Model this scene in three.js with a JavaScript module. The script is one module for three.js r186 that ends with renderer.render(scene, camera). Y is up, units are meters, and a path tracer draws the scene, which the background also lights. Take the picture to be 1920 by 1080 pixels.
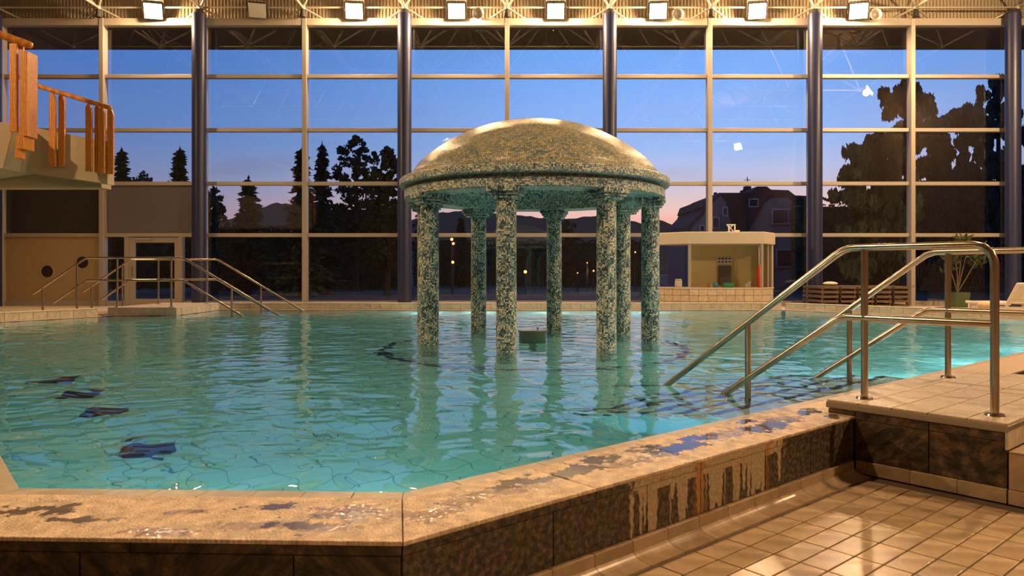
import * as THREE from 'three';
import { RoundedBoxGeometry } from 'three/addons/geometries/RoundedBoxGeometry.js';
import { mergeGeometries, toCreasedNormals } from 'three/addons/utils/BufferGeometryUtils.js';
import { RectAreaLightUniformsLib } from 'three/addons/lights/RectAreaLightUniformsLib.js';
import { createNoise2D, createNoise3D } from 'simplex-noise';

// ------------------------------------------------------------------ camera, sky, exposure
const renderer = new THREE.WebGLRenderer({ antialias: true });
renderer.toneMapping = THREE.LinearToneMapping;
renderer.toneMappingExposure = 1.12;
renderer.shadowMap.enabled = true;
RectAreaLightUniformsLib.init();
const scene = new THREE.Scene();
const FOCAL = 1365, HORIZON = 511, EYE = 1.27;            // pixels, pixels, metres above the lower floor
const camera = new THREE.PerspectiveCamera(2 * Math.atan(540 / FOCAL) * 180 / Math.PI, 16 / 9, 0.1, 9000);
camera.position.set(0, EYE, 0);
camera.lookAt(0, EYE, -10);
camera.setViewOffset(1920, 1080, 0, 540 - HORIZON, 1920, 1080);
camera.focus = 9.0;
camera.userData.fStop = 5.0;
camera.updateProjectionMatrix();

function mulberry(a) { return () => { a = (a + 0x6d2b79f5) | 0; let t = Math.imul(a ^ (a >>> 15), 1 | a); t = (t + Math.imul(t ^ (t >>> 7), 61 | t)) ^ t; return ((t ^ (t >>> 14)) >>> 0) / 4294967296; }; }
const rnd = mulberry(7);
const noise2 = createNoise2D(mulberry(11)), noise3 = createNoise3D(mulberry(12));
const clamp = THREE.MathUtils.clamp, sstep = THREE.MathUtils.smoothstep, lerp = THREE.MathUtils.lerp;
const fbm = (x, y, o = 4) => { let s = 0, a = 0.5; for (let i = 0; i < o; i++) { s += a * noise2(x, y); x *= 2.03; y *= 2.03; a *= 0.5; } return s; };

// dusk sky: afterglow low in the west (a little right of the view axis), clear blue above
{
  const W = 1024, H = 512, data = new Float32Array(W * H * 4);
  const sunAz = Math.atan2(-1365, 330);
  const stops = [[0, [0.98, 0.4, 0.27]], [3.2, [0.98, 0.45, 0.34]], [5.0, [0.8, 0.54, 0.5]], [7.0, [0.52, 0.53, 0.72]], [9.5, [0.32, 0.48, 0.88]], [15, [0.19, 0.41, 0.93]], [24, [0.12, 0.31, 0.82]], [45, [0.05, 0.15, 0.5]], [90, [0.025, 0.08, 0.3]]];
  const away = [[0, [0.16, 0.144, 0.224]], [3.2, [0.16, 0.152, 0.256]], [5.0, [0.12, 0.152, 0.312]], [7.5, [0.08, 0.144, 0.344]], [10, [0.056, 0.136, 0.376]], [15, [0.036, 0.12, 0.392]], [24, [0.028, 0.104, 0.368]], [45, [0.0176, 0.072, 0.272]], [90, [0.0144, 0.052, 0.208]]];
  const pick = (s, e) => { for (let i = 1; i < s.length; i++) if (e <= s[i][0]) { const t = (e - s[i - 1][0]) / (s[i][0] - s[i - 1][0]); return [0, 1, 2].map((c) => lerp(s[i - 1][1][c], s[i][1][c], t)); } return s[s.length - 1][1]; };
  for (let r = 0; r < H; r++) for (let c = 0; c < W; c++) {
    const el = ((r + 0.5) / H - 0.5) * 180, az = ((c + 0.5) / W - 0.5) * 2 * Math.PI;
    let d = Math.abs(az - sunAz); if (d > Math.PI) d = 2 * Math.PI - d;
    const w = 1 / (1 + Math.pow(d / 0.44, 2.6)), e = Math.max(0, el), a = pick(stops, e), b = pick(away, e);
    const cloud = el > 2 ? sstep(noise2(Math.cos(az) * 3 + 5, Math.sin(az) * 3 + el * 0.55), 0.35, 0.9) * Math.exp(-el / 14) * 0.22 : 0;
    for (let k = 0; k < 3; k++) data[(r * W + c) * 4 + k] = lerp(b[k], a[k], w) * (1 - cloud * [0.5, 0.8, 1][k]);
    data[(r * W + c) * 4 + 3] = 1;
  }
  const sky = new THREE.DataTexture(data, W, H, THREE.RGBAFormat, THREE.FloatType);
  sky.mapping = THREE.EquirectangularReflectionMapping; sky.magFilter = THREE.LinearFilter; sky.needsUpdate = true;
  scene.background = sky;
}

// lamps: brightness used by every floodlight and by the lights added in the pool wall
const LAMP = new THREE.Color().setRGB(1, 0.62, 0.31);
const POWER = { row: 50, side: 205, ceiling: 95, pool: 4.4 };

// ------------------------------------------------------------------ coordinates and helpers
// x to the right, d = depth away from the camera; the pool's own axes: DD along the long kerb, NN across it
const YAW = 49.8 * Math.PI / 180, DX = Math.sin(YAW), DZ = Math.cos(YAW);
const V = (x, y, d) => new THREE.Vector3(x, y, -d);
const W2 = (D, N) => [D * DX + N * DZ, D * DZ - N * DX];                  // pool axes -> x, d
const WV = (D, N, y) => { const p = W2(D, N); return V(p[0], y, p[1]); };
const KERB = 0.352, WATER = 0.335, PLAT = 0.44, CURB = 0.514, DECK = 0.30, BASIN = -0.75;

const used = {};
const numbered = (n) => { if (!(n in used)) { used[n] = 0; return n; } used[n]++; return n + '_' + String(used[n]).padStart(3, '0'); };
function finish(o) { o.traverse((m) => { if (m.isMesh) { m.castShadow = true; m.receiveShadow = true; } }); return o; }
function mesh(name, geo, mat, parent, pos) { const m = new THREE.Mesh(geo, mat); m.name = parent && parent !== scene ? name : numbered(name); m.castShadow = m.receiveShadow = true; if (pos) m.position.copy(pos); (parent ?? scene).add(m); return m; }
function thing(name, label, category, pos, turn = 0, group) { const o = new THREE.Group(); o.name = numbered(name); o.userData = { label, category, kind: 'thing' }; if (group) o.userData.group = group; if (pos) o.position.copy(pos); o.rotation.y = turn; scene.add(o); return o; }
function structure(name, label, pos, turn = 0) { const o = new THREE.Group(); o.name = name; o.userData = { label, kind: 'structure' }; if (pos) o.position.copy(pos); o.rotation.y = turn; scene.add(o); return o; }
function clone(src, pos, turn, label, group) { const c = src.clone(); c.name = numbered(src.name.replace(/_\d{3}$/, '')); c.userData = { ...src.userData }; if (label) c.userData.label = label; if (group) c.userData.group = group; if (pos) c.position.copy(pos); if (turn !== undefined) c.rotation.y = turn; scene.add(c); return c; }
const boxAt = (w, h, d, x = 0, y = 0, z = 0) => new THREE.BoxGeometry(w, h, d).translate(x, y, z);
const rbox = (w, h, d, r = 0.006, s = 2) => new RoundedBoxGeometry(w, h, d, s, Math.min(r, w / 2.01, h / 2.01, d / 2.01));
// uv in metres from the geometry's own positions, by the way each face points
function boxUV(g, s = 1, ou = 0, ov = 0) {
  if (g.index) g = g.toNonIndexed();
  const p = g.attributes.position, uv = new Float32Array(p.count * 2), a = new THREE.Vector3(), b = new THREE.Vector3(), c = new THREE.Vector3();
  for (let i = 0; i < p.count; i += 3) {
    a.fromBufferAttribute(p, i); b.fromBufferAttribute(p, i + 1); c.fromBufferAttribute(p, i + 2);
    const n = b.clone().sub(a).cross(c.clone().sub(a)), ax = Math.abs(n.x), ay = Math.abs(n.y), az = Math.abs(n.z);
    [a, b, c].forEach((v, k) => { const q = ay >= ax && ay >= az ? [v.x, v.z] : ax >= az ? [v.z, v.y] : [v.x, v.y]; uv[(i + k) * 2] = q[0] * s + ou; uv[(i + k) * 2 + 1] = q[1] * s + ov; });
  }
  g.setAttribute('uv', new THREE.BufferAttribute(uv, 2));
  return g;
}
function bar(a, b, r, seg = 12) { const d = b.clone().sub(a), l = d.length(), g = new THREE.CylinderGeometry(r, r, l, seg); g.applyQuaternion(new THREE.Quaternion().setFromUnitVectors(new THREE.Vector3(0, 1, 0), d.normalize())); return g.translate((a.x + b.x) / 2, (a.y + b.y) / 2, (a.z + b.z) / 2); }
function bentTube(pts, r, bend = 0.06, seg = 14) {
  const path = new THREE.CurvePath(); let last = pts[0].clone();
  for (let i = 1; i < pts.length; i++) {
    if (i === pts.length - 1) { path.add(new THREE.LineCurve3(last, pts[i].clone())); break; }
    const u = pts[i].clone().sub(pts[i - 1]).normalize(), w = pts[i + 1].clone().sub(pts[i]).normalize(), k = Array.isArray(bend) ? bend[i] : bend;
    const p = pts[i].clone().addScaledVector(u, -k), q = pts[i].clone().addScaledVector(w, k);
    path.add(new THREE.LineCurve3(last, p)); path.add(new THREE.QuadraticBezierCurve3(p, pts[i].clone(), q)); last = q;
  }
  const g = new THREE.TubeGeometry(path, 28 * (pts.length - 1), r, seg, false);
  const caps = [pts[0], pts[pts.length - 1]].map((p) => new THREE.SphereGeometry(r, 12, 8).translate(p.x, p.y, p.z));
  return mergeGeometries([g, ...caps]);
}
// prism over a plan polygon [[x, d], ...] from y0 to y1
function prism(poly, y0, y1, bevel = 0) {
  let a = 0; for (let i = 0; i < poly.length; i++) { const p = poly[i], q = poly[(i + 1) % poly.length]; a += p[0] * q[1] - q[0] * p[1]; }
  const pts = a < 0 ? [...poly].reverse() : poly;
  const s = new THREE.Shape(pts.map((p) => new THREE.Vector2(p[0], p[1])));
  const g = new THREE.ExtrudeGeometry(s, { depth: y1 - y0 - 2 * bevel, bevelEnabled: bevel > 0, bevelSize: bevel, bevelThickness: bevel, bevelOffset: -bevel, bevelSegments: 2 });
  g.translate(0, 0, bevel); g.rotateX(-Math.PI / 2); g.translate(0, y0, 0);
  return g;                                                                // shape y (depth) -> -z
}
function mapUV(g, fn) { const p = g.attributes.position, uv = new Float32Array(p.count * 2); for (let i = 0; i < p.count; i++) { const q = fn(p.getX(i), p.getY(i), p.getZ(i)); uv[i * 2] = q[0]; uv[i * 2 + 1] = q[1]; } g.setAttribute('uv', new THREE.BufferAttribute(uv, 2)); return g; }

// ------------------------------------------------------------------ textures
function tex(w, h, fn, srgb, wrap = true) {
  const data = new Uint8Array(w * h * 4);
  for (let y = 0; y < h; y++) for (let x = 0; x < w; x++) { const c = fn(x / w, y / h, x, y), o = (y * w + x) * 4; for (let k = 0; k < 3; k++) data[o + k] = clamp(Math.round((Array.isArray(c) ? c[k] : c) * 255), 0, 255); data[o + 3] = 255; }
  const t = new THREE.DataTexture(data, w, h, THREE.RGBAFormat); t.magFilter = THREE.LinearFilter; t.minFilter = THREE.LinearMipmapLinearFilter; t.generateMipmaps = true;
  if (wrap) t.wrapS = t.wrapT = THREE.RepeatWrapping;
  if (srgb) t.colorSpace = THREE.SRGBColorSpace;
  t.needsUpdate = true; return t;
}
const S = (hex) => { const c = new THREE.Color(hex); return c.convertLinearToSRGB().toArray(); };   // texture values are sRGB
// seamless noise on a unit square
const tn = (u, v, f, s = 0) => { const a = u * 2 * Math.PI, b = v * 2 * Math.PI, r = f / (2 * Math.PI); return noise3(Math.cos(a) * r + s, Math.sin(a) * r + Math.cos(b) * r * 1.0, Math.sin(b) * r + s * 0.7); };
const tfbm = (u, v, f, s = 0) => 0.55 * tn(u, v, f, s) + 0.3 * tn(u, v, f * 2.1, s + 9) + 0.15 * tn(u, v, f * 4.3, s + 17);

const grainTex = tex(256, 256, (u, v) => 0.9 + 0.1 * tfbm(u, v, 9, 3), true);
const grainRough = tex(256, 256, (u, v) => 0.72 + 0.28 * tfbm(u, v, 6, 40), false);
const M = {};
const std = (o) => new THREE.MeshStandardMaterial(o);
const phys = (o) => new THREE.MeshPhysicalMaterial(o);
const rgb = (r, g, b) => new THREE.Color().setRGB(r, g, b);
// cream ceramic tiles, three firings, thin film of water on top
M.tile = [[0.56, 0.41, 0.26], [0.5, 0.365, 0.23], [0.6, 0.445, 0.285]].map((c) => std({ color: rgb(...c), roughness: 0.34, map: grainTex, roughnessMap: grainRough }));
M.tileDry = [[0.72, 0.63, 0.5], [0.68, 0.6, 0.47], [0.75, 0.66, 0.53]].map((c) => std({ color: rgb(...c), roughness: 0.5, map: grainTex }));
M.grout = std({ color: rgb(0.12, 0.085, 0.06), roughness: 0.8 });
M.groutPale = std({ color: rgb(0.3, 0.25, 0.19), roughness: 0.85 });
M.steel = std({ color: rgb(0.48, 0.41, 0.33), metalness: 1, roughness: 0.24 });
M.frame = std({ color: rgb(0.42, 0.38, 0.33), roughness: 0.42, metalness: 0.25 });
M.beam = std({ color: rgb(0.38, 0.34, 0.285), roughness: 0.5 });
M.column = phys({ color: rgb(0.018, 0.026, 0.085), roughness: 0.38, clearcoat: 0.12, clearcoatRoughness: 0.3 });
M.cladding = std({ color: rgb(0.33, 0.28, 0.2), roughness: 0.55, metalness: 0.2 });
M.ceiling = std({ color: rgb(0.15, 0.115, 0.075), roughness: 0.8 });
M.plaster = std({ color: rgb(0.42, 0.36, 0.28), roughness: 0.9 });
M.cladWood = std({ color: rgb(0.11, 0.07, 0.042), roughness: 0.7 });
M.tubeSteel = std({ color: rgb(0.5, 0.46, 0.4), roughness: 0.4, metalness: 0.6 });
M.glass = phys({ color: 0xffffff, transmission: 1, thickness: 0, roughness: 0.0, ior: 1.7 });
M.clearGlass = phys({ color: 0xffffff, transmission: 1, thickness: 0, roughness: 0.0, ior: 1.5 });
M.white = std({ color: rgb(0.75, 0.72, 0.66), roughness: 0.5 });
M.black = std({ color: rgb(0.015, 0.014, 0.014), roughness: 0.6 });
M.dark = std({ color: rgb(0.03, 0.028, 0.026), roughness: 0.7 });
// varnished pine, grain along v
M.wood = std({ map: tex(128, 512, (u, v) => { const g = 0.5 + 0.5 * Math.sin((u * 9 + 0.8 * tfbm(u, v, 2, 2)) * 6.283); const k = 0.8 + 0.2 * g + 0.08 * tn(u, v, 22, 5); return [0.86 * k, 0.57 * k, 0.26 * k]; }, true), roughness: 0.34 });
M.teak = std({ map: tex(128, 128, (u, v) => { const k = 0.85 + 0.25 * tfbm(u, v, 6, 8); return [0.46 * k, 0.38 * k, 0.26 * k]; }, true), roughness: 0.6 });
M.lens = std({ color: 0x000000, emissive: rgb(1, 0.78, 0.5), emissiveIntensity: 20 });

// glass mosaic: 2 cm tesserae, clustered tones, recessed grout
function mosaic(seed, tones, spread, n = 64, px = 16) {
  const R = mulberry(seed), cell = [];
  for (let j = 0; j < n; j++) for (let i = 0; i < n; i++) {
    const k = clamp(0.5 + 0.55 * tfbm(i / n, j / n, 7, seed) + (R() - 0.5) * spread, 0, 0.999), t = tones[Math.floor(k * tones.length)], l = 0.8 + 0.4 * R();
    cell.push([t[0] * l, t[1] * l, t[2] * l, R()]);
  }
  const at = (x, y) => { const fx = (x % px) / px, fy = (y % px) / px, g = Math.min(fx, 1 - fx, fy, 1 - fy); return [cell[Math.floor(y / px) * n + Math.floor(x / px)], g]; };
  const N = n * px;
  const map = tex(N, N, (u, v, x, y) => { const [c, g] = at(x, y), e = sstep(g, 0.04, 0.12); return [lerp(0.36, c[0], e), lerp(0.36, c[1], e), lerp(0.32, c[2], e)]; }, true);
  const bump = tex(N, N, (u, v, x, y) => { const [c, g] = at(x, y); return sstep(g, 0.02, 0.18) * (0.55 + 0.45 * c[3]); }, false);
  return { map, bump };
}
{
  const a = mosaic(21, [[0.17, 0.24, 0.28], [0.27, 0.42, 0.47], [0.4, 0.56, 0.6], [0.53, 0.66, 0.68], [0.73, 0.78, 0.76], [0.89, 0.88, 0.8], [0.95, 0.9, 0.76]], 1.0);
  M.mosaic = std({ map: a.map, bumpMap: a.bump, bumpScale: 0.004, roughness: 0.3 });
  const b = mosaic(33, [[0.34, 0.44, 0.47], [0.43, 0.51, 0.51], [0.52, 0.57, 0.55], [0.59, 0.61, 0.55], [0.64, 0.64, 0.54], [0.71, 0.65, 0.46], [0.48, 0.54, 0.54]], 0.7);
  M.dome = std({ map: b.map, bumpMap: b.bump, bumpScale: 0.003, roughness: 0.3 });
  const c = mosaic(45, [[0.32, 0.43, 0.48], [0.47, 0.57, 0.6], [0.64, 0.71, 0.71], [0.76, 0.79, 0.76], [0.84, 0.84, 0.78], [0.9, 0.87, 0.74], [0.38, 0.49, 0.55]], 0.8);
  M.ring = std({ map: c.map, bumpMap: c.bump, bumpScale: 0.004, roughness: 0.34 });
  M.soffit = M.mosaic;
}

// coping stone of the pool, seen from above: plan map over x -2.6..3.4, d 2.3..5.8, worn limestone with standing water
const PLAN = { x0: -2.6, w: 6.0, d0: 2.3, h: 3.5 };
const ground = (px, py, y = KERB) => { const z = FOCAL * (EYE - y) / (py - HORIZON); return [(px - 960) * z / FOCAL, z]; };
const puddles = [[80, 955, 0.16, 0.05, 0.95], [150, 975, 0.12, 0.03, 0.9], [500, 952, 0.12, 0.04, 0.8], [560, 985, 0.14, 0.05, 0.7], [655, 968, 0.1, 0.05, 0.8], [310, 1000, 0.1, 0.04, 0.5], [960, 905, 0.12, 0.04, 1], [1010, 900, 0.12, 0.03, 1], [1090, 880, 0.16, 0.06, 1.1], [1120, 862, 0.12, 0.05, 1.1], [1215, 842, 0.14, 0.05, 0.9], [1275, 838, 0.18, 0.06, 1.2], [1310, 822, 0.12, 0.05, 1.1], [1430, 802, 0.17, 0.07, 1.2], [1400, 790, 0.1, 0.04, 0.9], [1515, 772, 0.12, 0.05, 1.1], [1560, 782, 0.1, 0.04, 0.8]]
  .map(([px, py, a, b, k]) => [...ground(px, py), a * 1.3, b * 1.35, k]);
// thin rippled films of water that catch the lamps
const films = [[300, 998, 0.16, 0.05], [345, 960, 0.1, 0.04], [660, 960, 0.16, 0.1], [610, 990, 0.12, 0.05], [470, 985, 0.14, 0.05], [800, 968, 0.2, 0.07], [880, 935, 0.22, 0.08], [980, 915, 0.2, 0.06], [1180, 868, 0.2, 0.06], [1240, 850, 0.2, 0.08], [1360, 815, 0.25, 0.09], [1460, 790, 0.25, 0.09]].map(([px, py, a, b]) => [...ground(px, py), a, b]);
function filmAt(x, d) { let s = 0; const along = x > -0.45 - (d - 3) * 0.3; for (const [cx, cd, a, b] of films) { let u = x - cx, v = d - cd; if (Math.abs(u) > 0.7 || Math.abs(v) > 0.7) continue; if (along) { const t = u * DX + v * DZ; v = u * DZ - v * DX; u = t; } s = Math.max(s, Math.exp(-(u * u) / (a * a) - (v * v) / (b * b))); } return sstep(s + 0.5 * fbm(x * 12 + 70, d * 12, 3), 0.35, 0.6); }
function wet(x, d) {
  let s = 0; const along = x > -0.45 - (d - 3) * 0.3;
  for (const [cx, cd, a, b, k] of puddles) { let u = x - cx, v = d - cd; if (Math.abs(u) > 0.6 || Math.abs(v) > 0.6) continue; if (along) { const t = u * DX + v * DZ; v = u * DZ - v * DX; u = t; } s = Math.max(s, k * Math.exp(-(u * u) / (a * a) - (v * v) / (b * b))); }
  return sstep(s * 0.95 + 0.75 * fbm(x * 7, d * 7, 4) + 0.25 * fbm(x * 30, d * 30, 3), 0.44, 0.6);
}
{
  const w = 2048, h = 1195, wetMap = new Float32Array(w * h);
  for (let y = 0; y < h; y++) for (let x = 0; x < w; x++) wetMap[y * w + x] = wet(PLAN.x0 + x / w * PLAN.w, PLAN.d0 + y / h * PLAN.h);
  const filmMap = new Float32Array(w * h); for (let y = 0; y < h; y++) for (let x = 0; x < w; x++) filmMap[y * w + x] = filmAt(PLAN.x0 + x / w * PLAN.w, PLAN.d0 + y / h * PLAN.h);
  const stone = (x, d) => 1 + 0.22 * fbm(x * 9, d * 9, 4) + 0.14 * fbm(x * 60 + 9, d * 60, 2);
  const map = tex(w, h, (u, v, ix, iy) => { const x = PLAN.x0 + u * PLAN.w, d = PLAN.d0 + v * PLAN.h, k = stone(x, d) * lerp(1, 0.45, wetMap[iy * w + ix]) * lerp(1, 0.86, filmMap[iy * w + ix]); return [0.8 * k, 0.72 * k, 0.62 * k]; }, true, false);
  const rough = tex(w, h, (u, v, ix, iy) => { const x = PLAN.x0 + u * PLAN.w, d = PLAN.d0 + v * PLAN.h, t = wetMap[iy * w + ix], film = sstep(fbm(x * 3 + 40, d * 3, 3), -0.35, 0.3); return lerp(lerp(lerp(0.5, 0.3, film), 0.055, filmMap[iy * w + ix]), lerp(0.26, 0.06, sstep(x, 0.6, 0.9)), t); }, false, false);
  const bump = tex(w, h, (u, v, ix, iy) => { const x = PLAN.x0 + u * PLAN.w, d = PLAN.d0 + v * PLAN.h, t = wetMap[iy * w + ix]; const rip = 0.6 + 0.17 * noise2(x * 26, d * 26) + 0.03 * noise2(x * 80 + 7, d * 80); return clamp(lerp(lerp(0.5 + 0.5 * fbm(x * 60, d * 60, 3), rip, filmMap[iy * w + ix]), 0.62 + 0.02 * noise2(x * 6, d * 6), t), 0, 1); }, false, false);
  M.coping = std({ map, roughnessMap: rough, roughness: 1, bumpMap: bump, bumpScale: 0.008 });
}
const planUV = (g) => mapUV(g, (x, y, z) => [(x - PLAN.x0) / PLAN.w, (-z - PLAN.d0) / PLAN.h]);
// slate facing of the kerb: dark mottled stone, lime runs and rust where the photograph has them; u along the kerb (D 1.2..4.8), v height
{
  const w = 2048, h = 208, L = 3.6, runs = [];
  const R = mulberry(77);
  for (let i = 0; i < 40; i++) runs.push([2.5 + 1.35 * R(), 0.007 + 0.045 * R() * R(), 0.06 + 0.36 * R()]);
  const lime = (D, y) => {
    if (D < 2.2 || D > 4.3) return 0;
    const zone = sstep(D, 2.3, 2.75) * (1 - sstep(D, 3.65, 3.95)); let s = 0;
    for (const [c, wd, len] of runs) { const t = (0.3 - y) / len; if (t < 1) s = Math.max(s, sstep(wd * (1.2 - 0.6 * Math.max(0, t)) - Math.abs(D - c + 0.006 * noise2(c * 9, y * 22)), 0, 0.006)); }
    if (y > 0.268) s = Math.max(s, sstep(fbm(D * 9, y * 20, 3) + zone * 0.75, 0.2, 0.4));
    return s * sstep(zone + 0.3 * fbm(D * 14, y * 9, 2), 0.3, 0.5);
  };
  const rust = (D, y) => Math.max(0, ...[[3.02, 0.042], [3.64, 0.024]].map(([c, wd]) => sstep(wd * (1 + 0.5 * noise2(c, y * 14)) - Math.abs(D - c), -0.012, 0.014))) * (0.6 + 0.4 * fbm(D * 20, y * 9, 2));
  const col = (u, v) => {
    const D = 1.2 + u * L, y = v * 0.365, m = 0.5 + 0.75 * fbm(D * 22, y * 22, 4) + 0.28 * fbm(D * 85, y * 60, 2), k = clamp(m, 0.1, 1.1);
    let c = [lerp(0.12, 0.44, k), lerp(0.1, 0.37, k), lerp(0.08, 0.28, k)];
    const l = lime(D, y); c = c.map((x, i) => lerp(x, [0.76, 0.68, 0.56][i] * (0.9 + 0.16 * fbm(D * 40, y * 30, 2)), l));
    const r = rust(D, y); return c.map((x, i) => lerp(x, [0.66, 0.41, 0.13][i], r * 0.85));
  };
  M.slate = std({ map: tex(w, h, col, true, false), roughness: 0.55, bumpMap: tex(w, h, (u, v) => 0.5 + 0.5 * fbm((1.2 + u * L) * 30, v * 11, 4), false, false), bumpScale: 0.004 });
  const m2 = tex(512, 512, (u, v) => { const k = clamp(0.42 + 0.7 * tfbm(u, v, 12, 4) + 0.2 * tn(u, v, 60, 1), 0.05, 1); return [lerp(0.1, 0.46, k), lerp(0.08, 0.36, k), lerp(0.06, 0.25, k)]; }, true);
  M.slateDark = std({ map: m2, roughness: 0.6, bumpMap: m2, bumpScale: 0.003 });
}
const slateUV = (g) => mapUV(g, (x, y, z) => [((x * DX - z * DZ) - 1.2) / 3.6, y / 0.365]);

// ------------------------------------------------------------------ pool outline (plan, water's edge = inner edge of the lip tiles)
const frontZ = (c) => (x) => c - 0.035 * x;
const meetN = (N, c) => { const x = (N + DX * c) / (DZ + DX * 0.035); return [x, c - 0.035 * x]; };        // front line with a line N = const
const meetD = (D, c) => { const x = (D - DZ * c) / (DX - DZ * 0.035); return [x, c - 0.035 * x]; };
const LIP = { fr: meetN(-2.63, 3.043), fl: meetD(0.4, 3.043), N: -2.63, D: 0.4 };
const STONE = { fr: meetN(-2.55, 2.945), fl: meetD(0.31, 2.945), N: -2.55 };
const OUTER = { fr: meetN(-2.135, 2.468), fl: meetD(-0.11, 2.468), N: -2.135 };
const FAR = 17.98, DFAR = 16.72;
const farRight = [(DFAR - DZ * FAR) / DX, FAR];                                    // D = DFAR meets d = FAR
const rightCorner = W2(DFAR, -2.63);
const leftDir = [-0.494, -0.869];
const leftA = [-8.56, 15.45], leftB = [leftA[0] + leftDir[0] * 3.15, leftA[1] + leftDir[1] * 3.15];
const POOL = [LIP.fl, LIP.fr, rightCorner, farRight, [-7.26, FAR], [-7.26, 15.75], leftA, leftB];
{ const k = (0.4 - (leftB[0] * DX + leftB[1] * DZ)); if (Math.abs(k) > 0.001) { const t = k / (leftDir[0] * DX + leftDir[1] * DZ); leftB[0] += leftDir[0] * t; leftB[1] += leftDir[1] * t; } }

// ------------------------------------------------------------------ floors and decks
const ROOM = { x0: -15.4, x1: 15.6, d0: -6, d1: 21.45 };
const floor = structure('floor', 'lower floor of cream tiles beside the pool kerb');
{
  // sub-floor with the pool cut out
  const s = new THREE.Shape([[ROOM.x0, ROOM.d0], [ROOM.x1, ROOM.d0], [ROOM.x1, ROOM.d1], [ROOM.x0, ROOM.d1]].map((p) => new THREE.Vector2(...p)));
  const grow = (p, k) => { const c = [1.2, 10.5], v = [p[0] - c[0], p[1] - c[1]], l = Math.hypot(...v); return [p[0] + v[0] / l * k, p[1] + v[1] / l * k]; };
  s.holes.push(new THREE.Path([LIP.fl, LIP.fr, rightCorner, farRight, [-8.2, FAR], leftB].map((p) => new THREE.Vector2(...grow(p, 0.12)))));
  const g = new THREE.ExtrudeGeometry(s, { depth: 0.2, bevelEnabled: false }); g.rotateX(-Math.PI / 2); g.translate(0, -0.209, 0);
  mesh('sub_floor', g, M.grout, floor);
  // tiles 25 x 12.5 cm laid along the kerb
  const variants = M.tile, geo = boxUV(rbox(0.1175, 0.014, 0.2435, 0.003, 1), 1);
  const turn = -YAW;
  for (let i = -1; i < 18; i++) for (let j = -8; j < 5; j++) {
    const N = -1.871 + 0.1245 * (i + 0.5), D = 3.523 + 0.2505 * (j + 0.5);
    if (D > 4.56 || D < 1.4) continue;
    const p = WV(D, N, 0); if (-p.z < 1.6) continue;
    const t = mesh('floor_tile', geo, variants[Math.floor(rnd() * 3)], floor, p); t.rotation.set((rnd() - 0.5) * 0.0025, turn, (rnd() - 0.5) * 0.003); t.position.y = -0.006 + (rnd() - 0.5) * 0.0008;
  }
  // plain tiled field beyond the tiles that can be told apart
  const field = mesh('outer_floor', prism([[-15.3, -5.9], [15.5, -5.9], W2(9, 9.5), W2(1.5, 0.45), W2(1.4, -2.2), [-2.6, 1.3], [-15.3, 8]], -0.015, -0.003), M.tileDry[1], floor);
  boxUV(field.geometry);
}
// raised deck on the far side and along both flanks
{
  const deck = structure('floor_deck', 'cream deck behind the far pool curb');
  const g1 = prism([[ROOM.x0, FAR + 0.3], [ROOM.x1, FAR + 0.3], [ROOM.x1, 22.3], [ROOM.x0, 22.3]], 0, DECK);
  mesh('far_deck', g1, M.tileDry[0], deck);
  mesh('flank_deck', prism([W2(DFAR + 0.3, -2.6), [farRight[0] + 0.3, FAR + 0.3], [ROOM.x1, FAR + 0.3], [ROOM.x1, 6], W2(DFAR + 0.3, 0)], 0, DECK), M.tileDry[1], deck);
  mesh('stair_deck', prism([[ROOM.x0, 10.5], [leftB[0] - 0.3, leftB[1]], [leftA[0] - 0.3, leftA[1]], [-8.9, FAR + 0.3], [ROOM.x0, FAR + 0.3]], 0, 0.12), M.tileDry[2], deck);
}

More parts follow.
